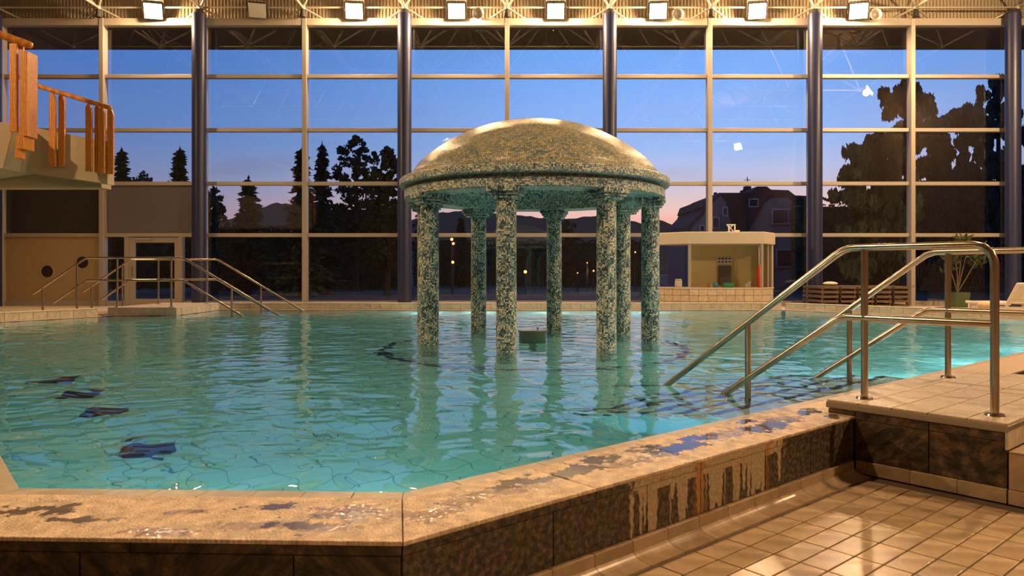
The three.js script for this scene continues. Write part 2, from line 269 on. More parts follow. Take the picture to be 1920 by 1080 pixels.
// ------------------------------------------------------------------ pool kerb nearest the lower floor
const kerb = structure('pool_kerb', 'wet limestone pool kerb faced with dark slate panels');
{
  // core
  const core = [[OUTER.fl[0] + 0.02, OUTER.fl[1] + 0.03], [OUTER.fr[0] - 0.008, OUTER.fr[1] + 0.03], W2(16.9, -2.165), W2(16.9, -2.6), LIP.fr, LIP.fl, W2(0.38, -14.5), W2(-0.08, -14.5)];
  mesh('kerb_core', prism(core, -1.3, KERB - 0.0165), M.groutPale, kerb);
  // coping slabs: front edge, long edge, left edge
  const G = 0.002, top = KERB, low = KERB - 0.05, skin = KERB - 0.016;
  const slab = (poly) => mesh('coping_slab', planUV(prism(poly, skin, top, 0.0035)), M.coping, kerb);
  const fx = [OUTER.fl[0], -1.02, OUTER.fr[0]];
  const outerF = frontZ(2.468), stoneF = frontZ(2.945);
  // joint of the front edge runs obliquely as in the photograph
  slab([[OUTER.fl[0] + 0.01, outerF(OUTER.fl[0])], [-1.32 - G, outerF(-1.32)], [-1.16 - G, stoneF(-1.16)], [STONE.fl[0] + 0.01, stoneF(STONE.fl[0])]]);
  slab([[-1.32 + G, outerF(-1.32)], [OUTER.fr[0] - G, OUTER.fr[1]], [STONE.fr[0] - G, STONE.fr[1]], [-1.16 + G, stoneF(-1.16)]]);
  const cuts = [null, 2.275, 3.024, 3.733, 4.6, 5.5, 6.4, 7.3, 8.2, 9.1, 10, 11, 12, 13, 14, 15, 16, 16.9];
  for (let i = 0; i + 1 < cuts.length; i++) {
    const a0 = i ? W2(cuts[i] + G, -2.135) : [OUTER.fr[0] + G, OUTER.fr[1]], a1 = i ? W2(cuts[i] + G, -2.55) : [STONE.fr[0] + G, STONE.fr[1]];
    slab([a0, W2(cuts[i + 1] - G, -2.135), W2(cuts[i + 1] - G, -2.55), a1]);
  }
  for (let i = 0; i < 9; i++) { const n0 = i ? -3.55 - (i - 1) * 1.3 : null, n1 = -3.55 - i * 1.3; slab([i ? W2(-0.11, n0 - G) : OUTER.fl, W2(-0.11, n1 + G), W2(0.31, n1 + G), i ? W2(0.31, n0 - G) : STONE.fl]); }
  // pale lip tiles at the water's edge
  const lipM = std({ color: rgb(0.5, 0.46, 0.36), roughness: 0.4, map: grainTex });
  const lip = (poly) => mesh('lip_tile', boxUV(prism(poly, 0.2, KERB - 0.004, 0.004)), lipM, kerb);
  const lipF = frontZ(3.043), n = 8;
  for (let i = 0; i < n; i++) {
    const t0 = i / n, t1 = (i + 1) / n, mix = (a, b, t) => lerp(a[0], b[0], t);
    const s0 = mix(STONE.fl, STONE.fr, t0), s1 = mix(STONE.fl, STONE.fr, t1), l0 = mix(LIP.fl, LIP.fr, t0), l1 = mix(LIP.fl, LIP.fr, t1);
    lip([[s0 + 0.002, stoneF(s0) + 0.003], [s1 - 0.002, stoneF(s1) + 0.003], [l1 - 0.002, lipF(l1)], [l0 + 0.002, lipF(l0)]]);
  }
  const D0s = STONE.fr[0] * DX + STONE.fr[1] * DZ, D0l = LIP.fr[0] * DX + LIP.fr[1] * DZ;
  for (let i = 0; i < 62; i++) { const a = i ? D0l + i * 0.248 : D0s, b = i ? a : D0l; const e = D0l + (i + 1) * 0.248 - 0.003; lip([W2(a, -2.553), W2(e, -2.553), W2(e, -2.63), W2(b, -2.63)]); }
  for (let i = 0; i < 26; i++) { const a = -3.77 - i * 0.4; lip([i ? W2(0.313, a - 0.002) : STONE.fl, W2(0.313, a - 0.398), W2(0.4, a - 0.398), i ? W2(0.4, a - 0.002) : LIP.fl]); }
  // slate panels below the coping
  const cutsP = [OUTER.fr[0] * DX + OUTER.fr[1] * DZ + 0.002, 2.03, 2.62, 3.03, 3.62, 4.12, 4.63];
  const panel = (D0, D1, y0, y1, N, name, m, uv) => { const p = [W2(D0 + 0.003, N), W2(D1 - 0.003, N), W2(D1 - 0.003, N - 0.03), W2(D0 + 0.003, N - 0.03)]; const g = prism(p, y0, y1, 0.002); return mesh(name, uv(g), m, kerb); };
  for (let i = 0; i + 1 < cutsP.length; i++) panel(cutsP[i], cutsP[i + 1], 0.082, low - 0.003, -2.143, 'slate_panel', M.slate, slateUV);
  for (let k = 0; k < 14; k++) panel(7.05 + k * 0.7, 7.75 + k * 0.7, 0.082, low - 0.003, -2.143, 'slate_panel', M.slateDark, boxUV);
  const fp = [OUTER.fl[0], -1.5, -0.75, OUTER.fr[0] - 0.006];
  for (let i = 0; i + 1 < fp.length; i++) { const f = frontZ(2.474), b = frontZ(2.5); mesh('slate_panel', boxUV(prism([[fp[i] + 0.003, f(fp[i])], [fp[i + 1] - 0.003, f(fp[i + 1])], [fp[i + 1] - 0.003, b(fp[i + 1])], [fp[i] + 0.003, b(fp[i])]], 0.02, low - 0.003, 0.002)), M.slateDark, kerb); }
  // slate edge strips under the coping
  const cutsE = [OUTER.fr[0] * DX + OUTER.fr[1] * DZ, 2.275, 3.024, 3.733, 4.65];
  for (let i = 0; i + 1 < cutsE.length; i++) panel(cutsE[i], cutsE[i + 1], low, skin - 0.001, -2.137, 'edge_strip', M.slate, slateUV);
  for (let k = 0; k < 10; k++) panel(7.05 + k, 8.05 + k, low, skin - 0.001, -2.137, 'edge_strip', M.slateDark, boxUV);
  const fe = [OUTER.fl[0], -1.32, OUTER.fr[0] - 0.004];
  for (let i = 0; i + 1 < fe.length; i++) { const f = frontZ(2.47), b = frontZ(2.5); mesh('edge_strip', boxUV(prism([[fe[i] + 0.002, f(fe[i])], [fe[i + 1] - 0.002, f(fe[i + 1])], [fe[i + 1] - 0.002, b(fe[i + 1])], [fe[i] + 0.002, b(fe[i])]], low, skin - 0.001, 0.002)), M.slateDark, kerb); }
  // skirting and cove tiles along the foot
  const skM = M.tile;
  for (let i = 0; i < 14; i++) {
    const a = 1.36 + i * 0.2455 - 0.09, e = Math.min(a + 0.242, 4.622); if (a > 4.6) break;
    mesh('skirting_tile', boxUV(prism([W2(a, -2.12), W2(e, -2.12), W2(e, -2.15), W2(a, -2.15)], 0.0, 0.079, 0.003)), skM[i % 3], kerb);
    // cove: quarter-round foot
    const prof = new THREE.Shape(); prof.moveTo(0, -0.01); prof.lineTo(0.1, -0.01); prof.lineTo(0.1, 0.001); prof.quadraticCurveTo(0.02, 0.002, 0.004, 0.028); prof.lineTo(0, 0.028); prof.closePath();
    const len = e - a, cg = new THREE.ExtrudeGeometry(prof, { depth: len, bevelEnabled: false, curveSegments: 6 });
    cg.translate(0, 0, -len); cg.rotateY(-YAW); const p = WV(a + 0.1 > 4.5 ? a : a, -2.119, 0); cg.translate(p.x, 0, p.z);
    mesh('cove_tile', boxUV(cg), skM[(i + 1) % 3], kerb);
  }
}

// ------------------------------------------------------------------ stair platform beside the pool
{
  const D0 = 4.66, D1 = 7.0, N0 = -2.32, N1 = -1.295;
  const plat = structure('stair_platform', 'tiled stair platform with slate sides at the pool edge');
  mesh('platform_core', prism([W2(D0 + 0.03, -2.1), W2(D1, -2.1), W2(D1, N1 - 0.02), W2(D0 + 0.03, N1 - 0.02)], 0, PLAT - 0.045), M.grout, plat);
  mesh('platform_slab', prism([W2(D0, N0), W2(D1, N0), W2(D1, N1), W2(D0, N1)], PLAT - 0.055, PLAT - 0.012, 0.008), M.groutPale, plat);
  mesh('platform_bed', prism([W2(D0 + 0.01, N0 + 0.01), W2(D1, N0 + 0.01), W2(D1, N1 - 0.01), W2(D0 + 0.01, N1 - 0.01)], PLAT - 0.013, PLAT - 0.006), M.grout, plat);
  const ribs = tex(64, 64, (u, v) => 0.5 + 0.5 * Math.sin(v * 6.283 * 8), false);
  const tm = M.tileDry.map((m) => { const c = m.clone(); c.roughness = 0.3; c.bumpMap = ribs; c.bumpScale = 0.0012; return c; });
  const nw = (N1 - N0) / 5, dn = (D1 - D0) / 10;
  const tg = boxUV(rbox(nw - 0.008, 0.014, dn - 0.008, 0.004, 1), 4);
  for (let i = 0; i < 5; i++) for (let j = 0; j < 10; j++) { const t = mesh('platform_tile', tg, tm[Math.floor(rnd() * 3)], plat, WV(D0 + (j + 0.5) * dn, N0 + (i + 0.5) * nw, PLAT - 0.007)); t.rotation.y = -YAW; }
  // slate front face: band under the slab and two panels
  const face = (n0, n1, y0, y1, dd, m = M.slateDark) => mesh('slate_panel', boxUV(prism([W2(D0 + dd, n0 + 0.003), W2(D0 + dd, n1 - 0.003), W2(D0 + dd + 0.03, n1 - 0.003), W2(D0 + dd + 0.03, n0 + 0.003)], y0, y1, 0.002), 1, n0 * 3), m, plat);
  face(-2.31, -2.135, KERB + 0.001, PLAT - 0.058, 0.006);
  face(-2.135, -1.7, PLAT - 0.105, PLAT - 0.058, 0.006); face(-1.7, -1.3, PLAT - 0.105, PLAT - 0.058, 0.006);
  face(-2.135, -1.7, 0.082, PLAT - 0.108, 0.008); face(-1.7, -1.3, 0.082, PLAT - 0.108, 0.008);
  [[-2.119, -2.055], [-2.052, -1.8], [-1.797, -1.545], [-1.542, -1.3]].forEach(([a, b], i) => mesh('skirting_tile', boxUV(prism([W2(D0 - 0.012, a), W2(D0 - 0.012, b), W2(D0 + 0.03, b), W2(D0 + 0.03, a)], 0, 0.079, 0.003)), M.tile[i % 3], plat));
  // tiled steps down to the lower floor on the far side of the rail
  const step = (n0, n1, y) => {
    mesh('step_core', prism([W2(D0 + 0.012, n0), W2(D0 + 0.012, n1 - 0.012), W2(D1, n1 - 0.012), W2(D1, n0)], 0, y - 0.012), M.groutPale, plat);
    for (let j = 0; j < 9; j++) mesh('tread_tile', boxUV(prism([W2(D0 + j * 0.26 + 0.002, n0 + 0.002), W2(D0 + j * 0.26 + 0.258, n0 + 0.002), W2(D0 + j * 0.26 + 0.258, n1), W2(D0 + j * 0.26 + 0.002, n1)], y - 0.012, y, 0.003)), M.tile[j % 3], plat);
    mesh('riser_tile', boxUV(prism([W2(D0, n0 + 0.002), W2(D0, n1 - 0.002), W2(D0 + 0.012, n1 - 0.002), W2(D0 + 0.012, n0 + 0.002)], 0.082, y - 0.014, 0.002)), M.tile[1], plat);
    mesh('skirting_tile', boxUV(prism([W2(D0 - 0.012, n0 + 0.002), W2(D0 - 0.012, n1 - 0.002), W2(D0 + 0.012, n1 - 0.002), W2(D0 + 0.012, n0 + 0.002)], 0, 0.079, 0.003)), M.tile[2], plat);
  };
  step(-1.293, -0.98, 0.29); step(-0.978, -0.66, 0.145);
  for (let j = 0; j < 12; j++) mesh('riser_tile', boxUV(prism([W2(D0 + j * 0.19 + 0.002, N1), W2(D0 + j * 0.19 + 0.188, N1), W2(D0 + j * 0.19 + 0.188, N1 - 0.014), W2(D0 + j * 0.19 + 0.002, N1 - 0.014)], 0.292, PLAT - 0.016, 0.002)), M.tileDry[j % 3], plat);
}

// ------------------------------------------------------------------ pool basin
const basin = structure('pool_basin', 'turquoise tiled pool basin under the water');
M.poolTile = [[0.4, 0.63, 0.65], [0.43, 0.66, 0.675], [0.38, 0.61, 0.635]].map((c) => std({ color: rgb(...c), roughness: 0.5 }));
M.navy = std({ color: rgb(0.012, 0.02, 0.075), roughness: 0.35 });
M.poolJoint = std({ color: rgb(0.22, 0.42, 0.43), roughness: 0.8 });
{
  const hull = [LIP.fl, LIP.fr, rightCorner, farRight, [-8.3, FAR], leftB];
  mesh('basin_bed', prism(hull.map(([x, d]) => [x * 1.03, (d - 10) * 1.03 + 10]), BASIN - 0.2, BASIN - 0.012), M.poolJoint, basin);
  // floor tiles 0.5 x 0.25 m along the pool's own axes; the nearest ones singly, the rest together
  const inside = (x, d) => { let c = false; for (let i = 0, j = hull.length - 1; i < hull.length; j = i++) { const [xi, yi] = hull[i], [xj, yj] = hull[j]; if ((yi > d) !== (yj > d) && x < (xj - xi) * (d - yi) / (yj - yi) + xi) c = !c; } return c; };
  const spots = [];
  for (let i = 0; i < 66; i++) for (let j = 0; j < 66; j++) { const D = 0.3 + (i + 0.5) * 0.25, N = -2.6 - (j + 0.5) * 0.25, [x, d] = W2(D, N); if (inside(x, d)) spots.push([x, d]); }
  spots.sort((a, b) => a[1] - b[1]);
  const g = new THREE.BoxGeometry(0.241, 0.012, 0.241), rest = new THREE.InstancedMesh(g, M.poolTile[1], Math.max(0, spots.length - 290)), m4 = new THREE.Matrix4(), q = new THREE.Quaternion().setFromAxisAngle(new THREE.Vector3(0, 1, 0), -YAW), one = new THREE.Vector3(1, 1, 1);
  let k = 0;
  for (const [n, [x, d]] of spots.entries()) {
    if (n < 290) { const t = mesh('basin_tile', g, M.poolTile[Math.floor(rnd() * 3)], basin, V(x, BASIN - 0.006, d)); t.rotation.y = -YAW; }
    else { rest.setMatrixAt(k, m4.compose(V(x, BASIN - 0.006, d), q, one)); const s = 0.96 + 0.08 * rnd(); rest.setColorAt(k++, rgb(s, s, s)); }
  }
  rest.count = k; rest.name = 'basin_tiles'; rest.userData.kind = 'stuff'; rest.receiveShadow = true; basin.add(rest);
  // walls: turquoise below, navy band at the water line
  for (let i = 0; i < POOL.length; i++) {
    const a = POOL[i], b = POOL[(i + 1) % POOL.length], l = Math.hypot(b[0] - a[0], b[1] - a[1]), n = [-(b[1] - a[1]) / l, (b[0] - a[0]) / l];
    const out = (p, k) => [p[0] - n[0] * k, p[1] - n[1] * k];              // n points into the pool
    const wall = (y0, y1, m, name) => mesh(name, prism([a, b, out(b, 0.07), out(a, 0.07)], y0, y1), m, basin);
    wall(BASIN - 0.1, 0.2, M.poolTile[1], 'basin_wall'); wall(0.2, KERB - 0.012, M.navy, 'waterline_band');
  }
  // ring of navy tiles round the pavilion
  const ring = new THREE.Shape(); ring.absarc(0.3, 10.3, 2.17, 0, Math.PI * 2); const hole = new THREE.Path(); hole.absarc(0.3, 10.3, 2.07, 0, Math.PI * 2); ring.holes.push(hole);
  const rg = new THREE.ExtrudeGeometry(ring, { depth: 0.02, bevelEnabled: false, curveSegments: 64 }); rg.rotateX(-Math.PI / 2); rg.translate(0, BASIN, 0);
  mesh('navy_ring', rg, M.navy, basin);
  // navy marker tiles at the left
  for (const [x, d] of [[-2.44, 4.93], [-3.33, 5.95], [-3.93, 6.63], [-4.61, 7.38]]) { const t = mesh('marker_tile', boxAt(0.34, 0.014, 0.38), M.navy, basin, V(x, BASIN + 0.006, d)); t.rotation.y = 0.3; }
  // steps into the water between the rails, navy nosing on each
  for (let s = 0; s < 5; s++) {
    const y = 0.19 - s * 0.19, n0 = -2.63 - s * 0.3, n1 = n0 - 0.3;
    mesh('pool_step', prism([W2(4.2, n0), W2(6.95, n0), W2(6.95, n1), W2(4.2, n1)], BASIN, y), M.poolTile[s % 3], basin);
    mesh('step_nosing', prism([W2(4.2, n1 + 0.06), W2(6.95, n1 + 0.06), W2(6.95, n1 - 0.004), W2(4.2, n1 - 0.004)], y - 0.05, y + 0.004), M.navy, basin);
  }
}

// ------------------------------------------------------------------ far and side curbs, left stair platform
const curb = structure('far_curb', 'low cream tiled curb along the far side of the pool');
{
  const seg = (a, b, side) => {
    const l = Math.hypot(b[0] - a[0], b[1] - a[1]), u = [(b[0] - a[0]) / l, (b[1] - a[1]) / l], n = [-u[1] * side, u[0] * side];        // n points away from the water
    const at = (t, k) => [a[0] + u[0] * t + n[0] * k, a[1] + u[1] * t + n[1] * k];
    mesh('curb_lip', boxUV(prism([at(0, 0), at(l, 0), at(l, 0.13), at(0, 0.13)], 0.1, KERB, 0.006)), M.tileDry[2], curb);
    mesh('curb_core', prism([at(-0.02, 0.135), at(l, 0.135), at(l, 0.34), at(-0.02, 0.34)], -0.2, CURB - 0.02), M.groutPale, curb);
    const k = Math.round(l / 0.25), s = l / k;
    for (let i = 0; i < k; i++) mesh('curb_tile', boxUV(prism([at(i * s + 0.004, 0.118), at((i + 1) * s - 0.004, 0.118), at((i + 1) * s - 0.004, 0.137), at(i * s + 0.004, 0.137)], KERB + 0.002, CURB - 0.022, 0.003), 1, rnd(), rnd()), M.tileDry[Math.floor(rnd() * 3)], curb);
    mesh('curb_cap', boxUV(prism([at(-0.02, 0.112), at(l, 0.112), at(l, 0.345), at(-0.02, 0.345)], CURB - 0.019, CURB, 0.006)), M.tileDry[2], curb);
  };
  seg([-7.26, FAR], farRight, 1);
  seg(farRight, W2(DFAR, -2.9), 1);
  seg(leftB, [leftA[0] - 0.1, leftA[1] - 0.1], 1);
  // platform with steps to the water
  const x0 = -8.75, x1 = -7.26, d0 = 15.75, d1 = 18.3;
  mesh('landing_core', prism([[x0, d0 + 0.015], [x1 - 0.015, d0 + 0.015], [x1 - 0.015, d1], [x0, d1]], -0.2, CURB - 0.02), M.groutPale, curb);
  for (let i = 0; i < 6; i++) for (let j = 0; j < 10; j++) mesh('landing_tile', boxUV(prism([[x0 + i * 0.2483 + 0.002, d0 + j * 0.255 + 0.002], [x0 + i * 0.2483 + 0.246, d0 + j * 0.255 + 0.002], [x0 + i * 0.2483 + 0.246, d0 + j * 0.255 + 0.253], [x0 + i * 0.2483 + 0.002, d0 + j * 0.255 + 0.253]], CURB - 0.018, CURB, 0.003)), M.tileDry[(i + j) % 3], curb);
  for (let i = 0; i < 6; i++) mesh('curb_tile', boxUV(prism([[x0 + i * 0.2483 + 0.004, d0], [x0 + i * 0.2483 + 0.244, d0], [x0 + i * 0.2483 + 0.244, d0 + 0.016], [x0 + i * 0.2483 + 0.004, d0 + 0.016]], 0.2, CURB - 0.02, 0.003)), M.tileDry[i % 3], curb);
  for (let j = 0; j < 10; j++) mesh('curb_tile', boxUV(prism([[x1, d0 + j * 0.255 + 0.004], [x1, d0 + j * 0.255 + 0.25], [x1 - 0.016, d0 + j * 0.255 + 0.25], [x1 - 0.016, d0 + j * 0.255 + 0.004]], 0.2, CURB - 0.02, 0.003)), M.tileDry[(j + 1) % 3], curb);
}

// ------------------------------------------------------------------ water: waves on top, closed down to the basin
{
  const cut = (d) => { let lo = 1e9, hi = -1e9; const hull = [LIP.fl, LIP.fr, rightCorner, farRight, [-8.9, FAR], leftB]; for (let i = 0; i < hull.length; i++) { const a = hull[i], b = hull[(i + 1) % hull.length]; if ((a[1] - d) * (b[1] - d) <= 0 && a[1] !== b[1]) { const x = a[0] + (b[0] - a[0]) * (d - a[1]) / (b[1] - a[1]); lo = Math.min(lo, x); hi = Math.max(hi, x); } } return [lo - 0.03, hi + 0.03]; };
  const R = mulberry(99), waves = [];
  for (let i = 0; i < 34; i++) { const lam = 0.12 * Math.pow(5.5, Math.pow(R(), 1.25)), a = R() * 6.283; waves.push([Math.cos(a) * 6.283 / lam, Math.sin(a) * 6.283 / lam, R() * 6.283, 0.00082 * Math.pow(lam / 0.4, 1.0)]); }
  const height = (x, d) => { let h = 0; const wx = x + 0.12 * noise2(x * 0.9, d * 0.9), wd = d + 0.12 * noise2(x * 0.9 + 50, d * 0.9); for (const [kx, kd, p, a] of waves) h += a * Math.sin(kx * wx + kd * wd + p); return h * (0.8 + 0.45 * noise2(x * 0.35, d * 0.35)) * (1 + 2.0 * Math.exp(-Math.pow((d - 3.05) / 0.2, 2))); };
  const nz = 620, nx = 620, pos = [], idx = [], zs = [];
  const dMin = Math.min(LIP.fl[1], LIP.fr[1]) - 0.02, dMax = FAR + 0.03;
  for (let r = 0; r <= nz; r++) zs.push(dMin * Math.pow(dMax / dMin, r / nz));
  zs[0] = dMin; const lows = [];
  for (let r = 0; r <= nz; r++) {
    const d = zs[r]; let [lo, hi] = cut(clamp(d, LIP.fl[1] + 0.001, FAR - 0.001)); if (d < LIP.fl[1]) { lo = LIP.fl[0] - 0.02; hi = LIP.fr[0] + 0.03; }
    lo = Math.max(lo, -11.6); lows.push([lo, hi]);
    for (let c = 0; c <= nx; c++) { const x = lerp(lo, hi, c / nx); pos.push(x, WATER + height(x, d), -d); }
  }
  const row = nx + 1;
  for (let r = 0; r < nz; r++) for (let c = 0; c < nx; c++) { const a = r * row + c, b = a + 1, e = a + row, f = e + 1; idx.push(a, b, f, a, f, e); }
  // underside and sides, sharing the edge vertices of the top
  const base = pos.length / 3, yb = BASIN - 0.05;
  for (let r = 0; r <= nz; r++) { pos.push(lows[r][0], yb, -zs[r], lows[r][1], yb, -zs[r]); }
  for (let r = 0; r < nz; r++) {
    const l0 = base + r * 2, r0 = l0 + 1, l1 = l0 + 2, r1 = l0 + 3, tl0 = r * row, tr0 = tl0 + nx, tl1 = tl0 + row, tr1 = tr0 + row;
    idx.push(l0, r1, r0, l0, l1, r1); idx.push(tl0, tl1, l1, tl0, l1, l0); idx.push(tr0, r0, r1, tr0, r1, tr1);
  }
  for (const r of [0, nz]) for (let c = 0; c < nx; c++) { const a = r * row + c, b = a + 1, L = base + r * 2; if (c === 0) r ? idx.push(L, a + nx, L + 1) : idx.push(L, L + 1, a + nx); r ? idx.push(L, a, b) : idx.push(L, b, a); }
  const g = new THREE.BufferGeometry(); g.setAttribute('position', new THREE.Float32BufferAttribute(pos, 3)); g.setIndex(idx);
  // normals from the wave surface itself
  g.computeVertexNormals();
  const nn = g.attributes.normal, pp = g.attributes.position, e = 0.004;
  for (let i = 0; i < base; i++) { const x = pp.getX(i), d = -pp.getZ(i), hx = (height(x + e, d) - height(x - e, d)) / (2 * e), hd = (height(x, d + e) - height(x, d - e)) / (2 * e), l = Math.hypot(hx, 1, hd); nn.setXYZ(i, -hx / l, 1 / l, hd / l); }
  const water = new THREE.Mesh(g, phys({ color: 0xffffff, transmission: 1, roughness: 0.0, ior: 1.33, thickness: 1.3, attenuationColor: rgb(0.4, 0.81, 0.85), attenuationDistance: 2.6 }));
  water.name = 'pool_water'; water.receiveShadow = true; water.userData = { label: 'rippled turquoise water filling the pool', kind: 'stuff' };
  scene.add(water);
}

// ------------------------------------------------------------------ pavilion in the pool
{
  const cx = 0.31, cd = 10.3, R = 1.62, base = BASIN;
  const pav = thing('mosaic_pavilion', 'round domed pavilion of glass mosaic on eight columns standing in the pool', 'pavilion', V(cx, base, cd));
  const Y = (y) => y - base;
  const uvLathe = (g, rr) => { const uv = g.attributes.uv, p = g.attributes.position; let acc = 0; const pts = g.parameters.points, len = [0]; for (let i = 1; i < pts.length; i++) len.push(acc += pts[i].distanceTo(pts[i - 1])); const reps = Math.round(2 * Math.PI * rr / 1.28); for (let i = 0; i < uv.count; i++) { const j = i % pts.length; uv.setXY(i, uv.getX(i) * reps, len[j] / 1.28); } return g; };
  const lathe = (pts, rr, seg = 128) => uvLathe(new THREE.LatheGeometry(pts.map((p) => new THREE.Vector2(p[0], Y(p[1]))), seg), rr);
  // dome shell: outside, then the underside
  const domePts = [[0.0005, 3.40], [0.15, 3.396], [0.3, 3.383], [0.45, 3.36], [0.6, 3.328], [0.75, 3.287], [0.9, 3.232], [1.05, 3.166], [1.2, 3.087], [1.33, 3.005], [1.45, 2.92], [1.56, 2.83], [1.64, 2.75], [1.7, 2.675], [1.73, 2.61], [1.735, 2.545]];
  const dome = lathe(domePts.reverse(), 1.3); mesh('dome', dome, M.dome, pav);
  mesh('dome_underside', lathe([[0.0005, 3.2], [0.4, 3.17], [0.8, 3.05], [1.1, 2.88], [1.3, 2.62], [1.37, 2.45]], 1.0), M.ring, pav);
  // ring beam: cornice above, architrave below, hollow inside
  const cor = [[1.62, 2.56], [1.8, 2.556], [1.868, 2.55], [1.884, 2.535], [1.884, 2.46], [1.87, 2.445], [1.78, 2.44], [1.74, 2.44]];
  mesh('cornice', toCreasedNormals(lathe(cor.reverse(), 1.85), 0.5), M.ring, pav);
  const arch = [[1.74, 2.445], [1.76, 2.425], [1.78, 2.4], [1.818, 2.392], [1.818, 2.29], [1.808, 2.28], [1.39, 2.28], [1.38, 2.29], [1.37, 2.45]];
  mesh('architrave', toCreasedNormals(lathe(arch.reverse(), 1.75), 0.5), M.ring, pav);
  // columns and stepped capitals
  for (let k = 0; k < 8; k++) {
    const a = 0.55 + k * Math.PI / 4, x = R * Math.cos(a), d = R * Math.sin(a);
    const shaft = new THREE.CylinderGeometry(0.121, 0.124, Y(2.17), 40, 1, true), uv = shaft.attributes.uv; for (let i = 0; i < uv.count; i++) uv.setXY(i, uv.getX(i) * 0.6094 + k * 0.171, uv.getY(i) * Y(2.17) / 1.28 + k * 0.37);
    shaft.translate(x, Y(2.17) / 2, -d); const c = mesh('column', shaft, M.mosaic, pav);
    const cap = (w, y0, y1) => boxUV(rbox(w, y1 - y0, w, 0.012, 2).rotateY(a - 0.0).translate(x, Y((y0 + y1) / 2), -d), 1 / 1.28, k * 0.2);
    mesh('capital', mergeGeometries([cap(0.31, 2.155, 2.19), cap(0.355, 2.19, 2.225), cap(0.4, 2.225, 2.3)]), M.mosaic, c);
  }
  // round plinth on the basin floor
  mesh('plinth', new THREE.CylinderGeometry(2.0, 2.0, 0.05, 64).translate(0, 0.025, 0), M.poolTile[0], pav);
  // steel drum of the water feature
  const drum = thing('steel_drum', 'brushed steel drum standing in the water inside the pavilion', 'drum', V(0.275, BASIN + 0.05, 9.78));
  const top = 0.5 - BASIN - 0.05, foot = 0.3 - BASIN - 0.05;
  mesh('drum_shell', new THREE.LatheGeometry([[0.0005, foot], [0.183, foot], [0.183, top - 0.03], [0.192, top - 0.026], [0.192, top - 0.004], [0.188, top], [0.0005, top + 0.004]].map((p) => new THREE.Vector2(...p)), 48), std({ color: rgb(0.3, 0.235, 0.17), metalness: 1, roughness: 0.32 }), drum);
  mesh('supply_pipe', new THREE.CylinderGeometry(0.05, 0.05, foot, 20).translate(0, foot / 2, 0), M.steel, drum);
  mesh('valve', mergeGeometries([new THREE.CylinderGeometry(0.012, 0.012, 0.03, 10).translate(0.07, top + 0.016, 0), new THREE.CylinderGeometry(0.02, 0.02, 0.008, 12).translate(0.07, top + 0.03, 0)]), M.steel, drum);
}

// ------------------------------------------------------------------ stainless handrails
function handrail(label, posBase, turn, o) {
  // local x runs along the rail, y up from the platform
  const t = thing('handrail', label, 'handrail', posBase, turn, o.group);
  const r = o.r ?? 0.0235, P = (x, y) => new THREE.Vector3(x, y, 0);
  mesh('top_rail', bentTube(o.top.map((p) => P(...p)), r, o.bend ?? 0.06), M.steel, t);
  mesh('mid_rail', bentTube(o.mid.map((p) => P(...p)), r, 0.05), M.steel, t);
  for (const [x, y0, y1, flange] of o.posts) {
    const p = mesh('post', bar(P(x, y0), P(x, y1), r * 0.95, 16), M.steel, t);
    if (flange) mesh('flange', new THREE.CylinderGeometry(r * 2.1, r * 2.3, 0.012, 24).translate(x, y0 + 0.006, 0), M.steel, p);
  }
  return t;
}
{
  // right pair: local +x = N (away from the water); slope runs down into the pool
  const slopeTop = [[-1.98, -0.37], [-0.13, 0.995], [0.745, 0.995], [0.745, 0.0]];
  const s = (0.995 + 0.105) / (1.615 - 0.13);                        // meets the water plane 1.615 m out
  const tx = -2.2, ty = 0.995 - s * (2.2 - 0.13);
  const top = [[tx, ty], [-0.13, 0.995], [0.745, 0.995], [0.745, 0.01]];
  const sm = (0.53 + 0.105) / (1.06 - 0.16), mid = [[-1.7, 0.53 - sm * (1.7 - 0.16)], [-0.16, 0.53], [0.73, 0.53]];
  const onTop = (x) => 0.995 - s * (-x - 0.13);
  const posts = (w) => [[0, 0, 0.985, true], [0.745, 0, 0.05, true], [w, -0.72, onTop(w) - 0.01, false]];
  const bend = [0, 0.07, 0.13, 0];
  handrail('stainless handrail on the slate-fronted platform, its round bend over the tiled steps', WV(4.87, -2.165, PLAT), -YAW, { top, mid, posts: posts(-0.86), bend, group: 'handrails of the slate-fronted stair platform' });
  handrail('stainless handrail on the slate-fronted platform, on the side toward the stacked loungers', WV(6.35, -2.172, PLAT), -YAW, { top: [[tx, ty], [-0.13, 0.995], [2.6, 0.995], [2.6, -0.4]], mid: [...mid.slice(0, 2), [2.59, 0.53]], posts: [[0, 0, 0.985, true], [0.75, 0, 0.985, true], [2.6, -0.43, 0, true], [-0.78, -0.7, onTop(-0.78) - 0.01, false]], bend, group: 'handrails of the slate-fronted stair platform' });
  // left pair across the landing under the gallery
  const L = (label, d, k) => {
    const sl = (1.08 + 0.18) / (2.1), x0 = -7.18;
    const q = (x) => x + 8.1;                                          // local zero at x = -8.1
    const top = [[q(-10.45), 0.29], [q(-9.3), 1.075], [q(x0), 1.075], [q(-4.4), 1.075 - sl * (2.78)]];
    const mid = [[q(-10.0), 0.1], [q(-9.3), 0.585], [q(x0), 0.585], [q(-5.3), 0.585 - 0.6 * 1.88]];
    const posts = [[q(-10.25), -0.38, 0.42, false], [q(-9.5), -0.38, 0.93, false], [q(-8.62), 0, 1.06, true], [q(-7.44), 0, 1.06, true], [q(-6.12), -0.9, 1.075 - sl * 1.06, false]];
    handrail(label, V(-8.1, CURB, d), 0, { top, mid, posts, group: 'handrails of the landing by the glazed door' });
  };
  L('stainless handrail of the landing by the glazed door, on the side toward the pavilion', 15.9, 0);
  L('stainless handrail of the landing by the glazed door, on the side toward the window wall', 17.75, 1);
}

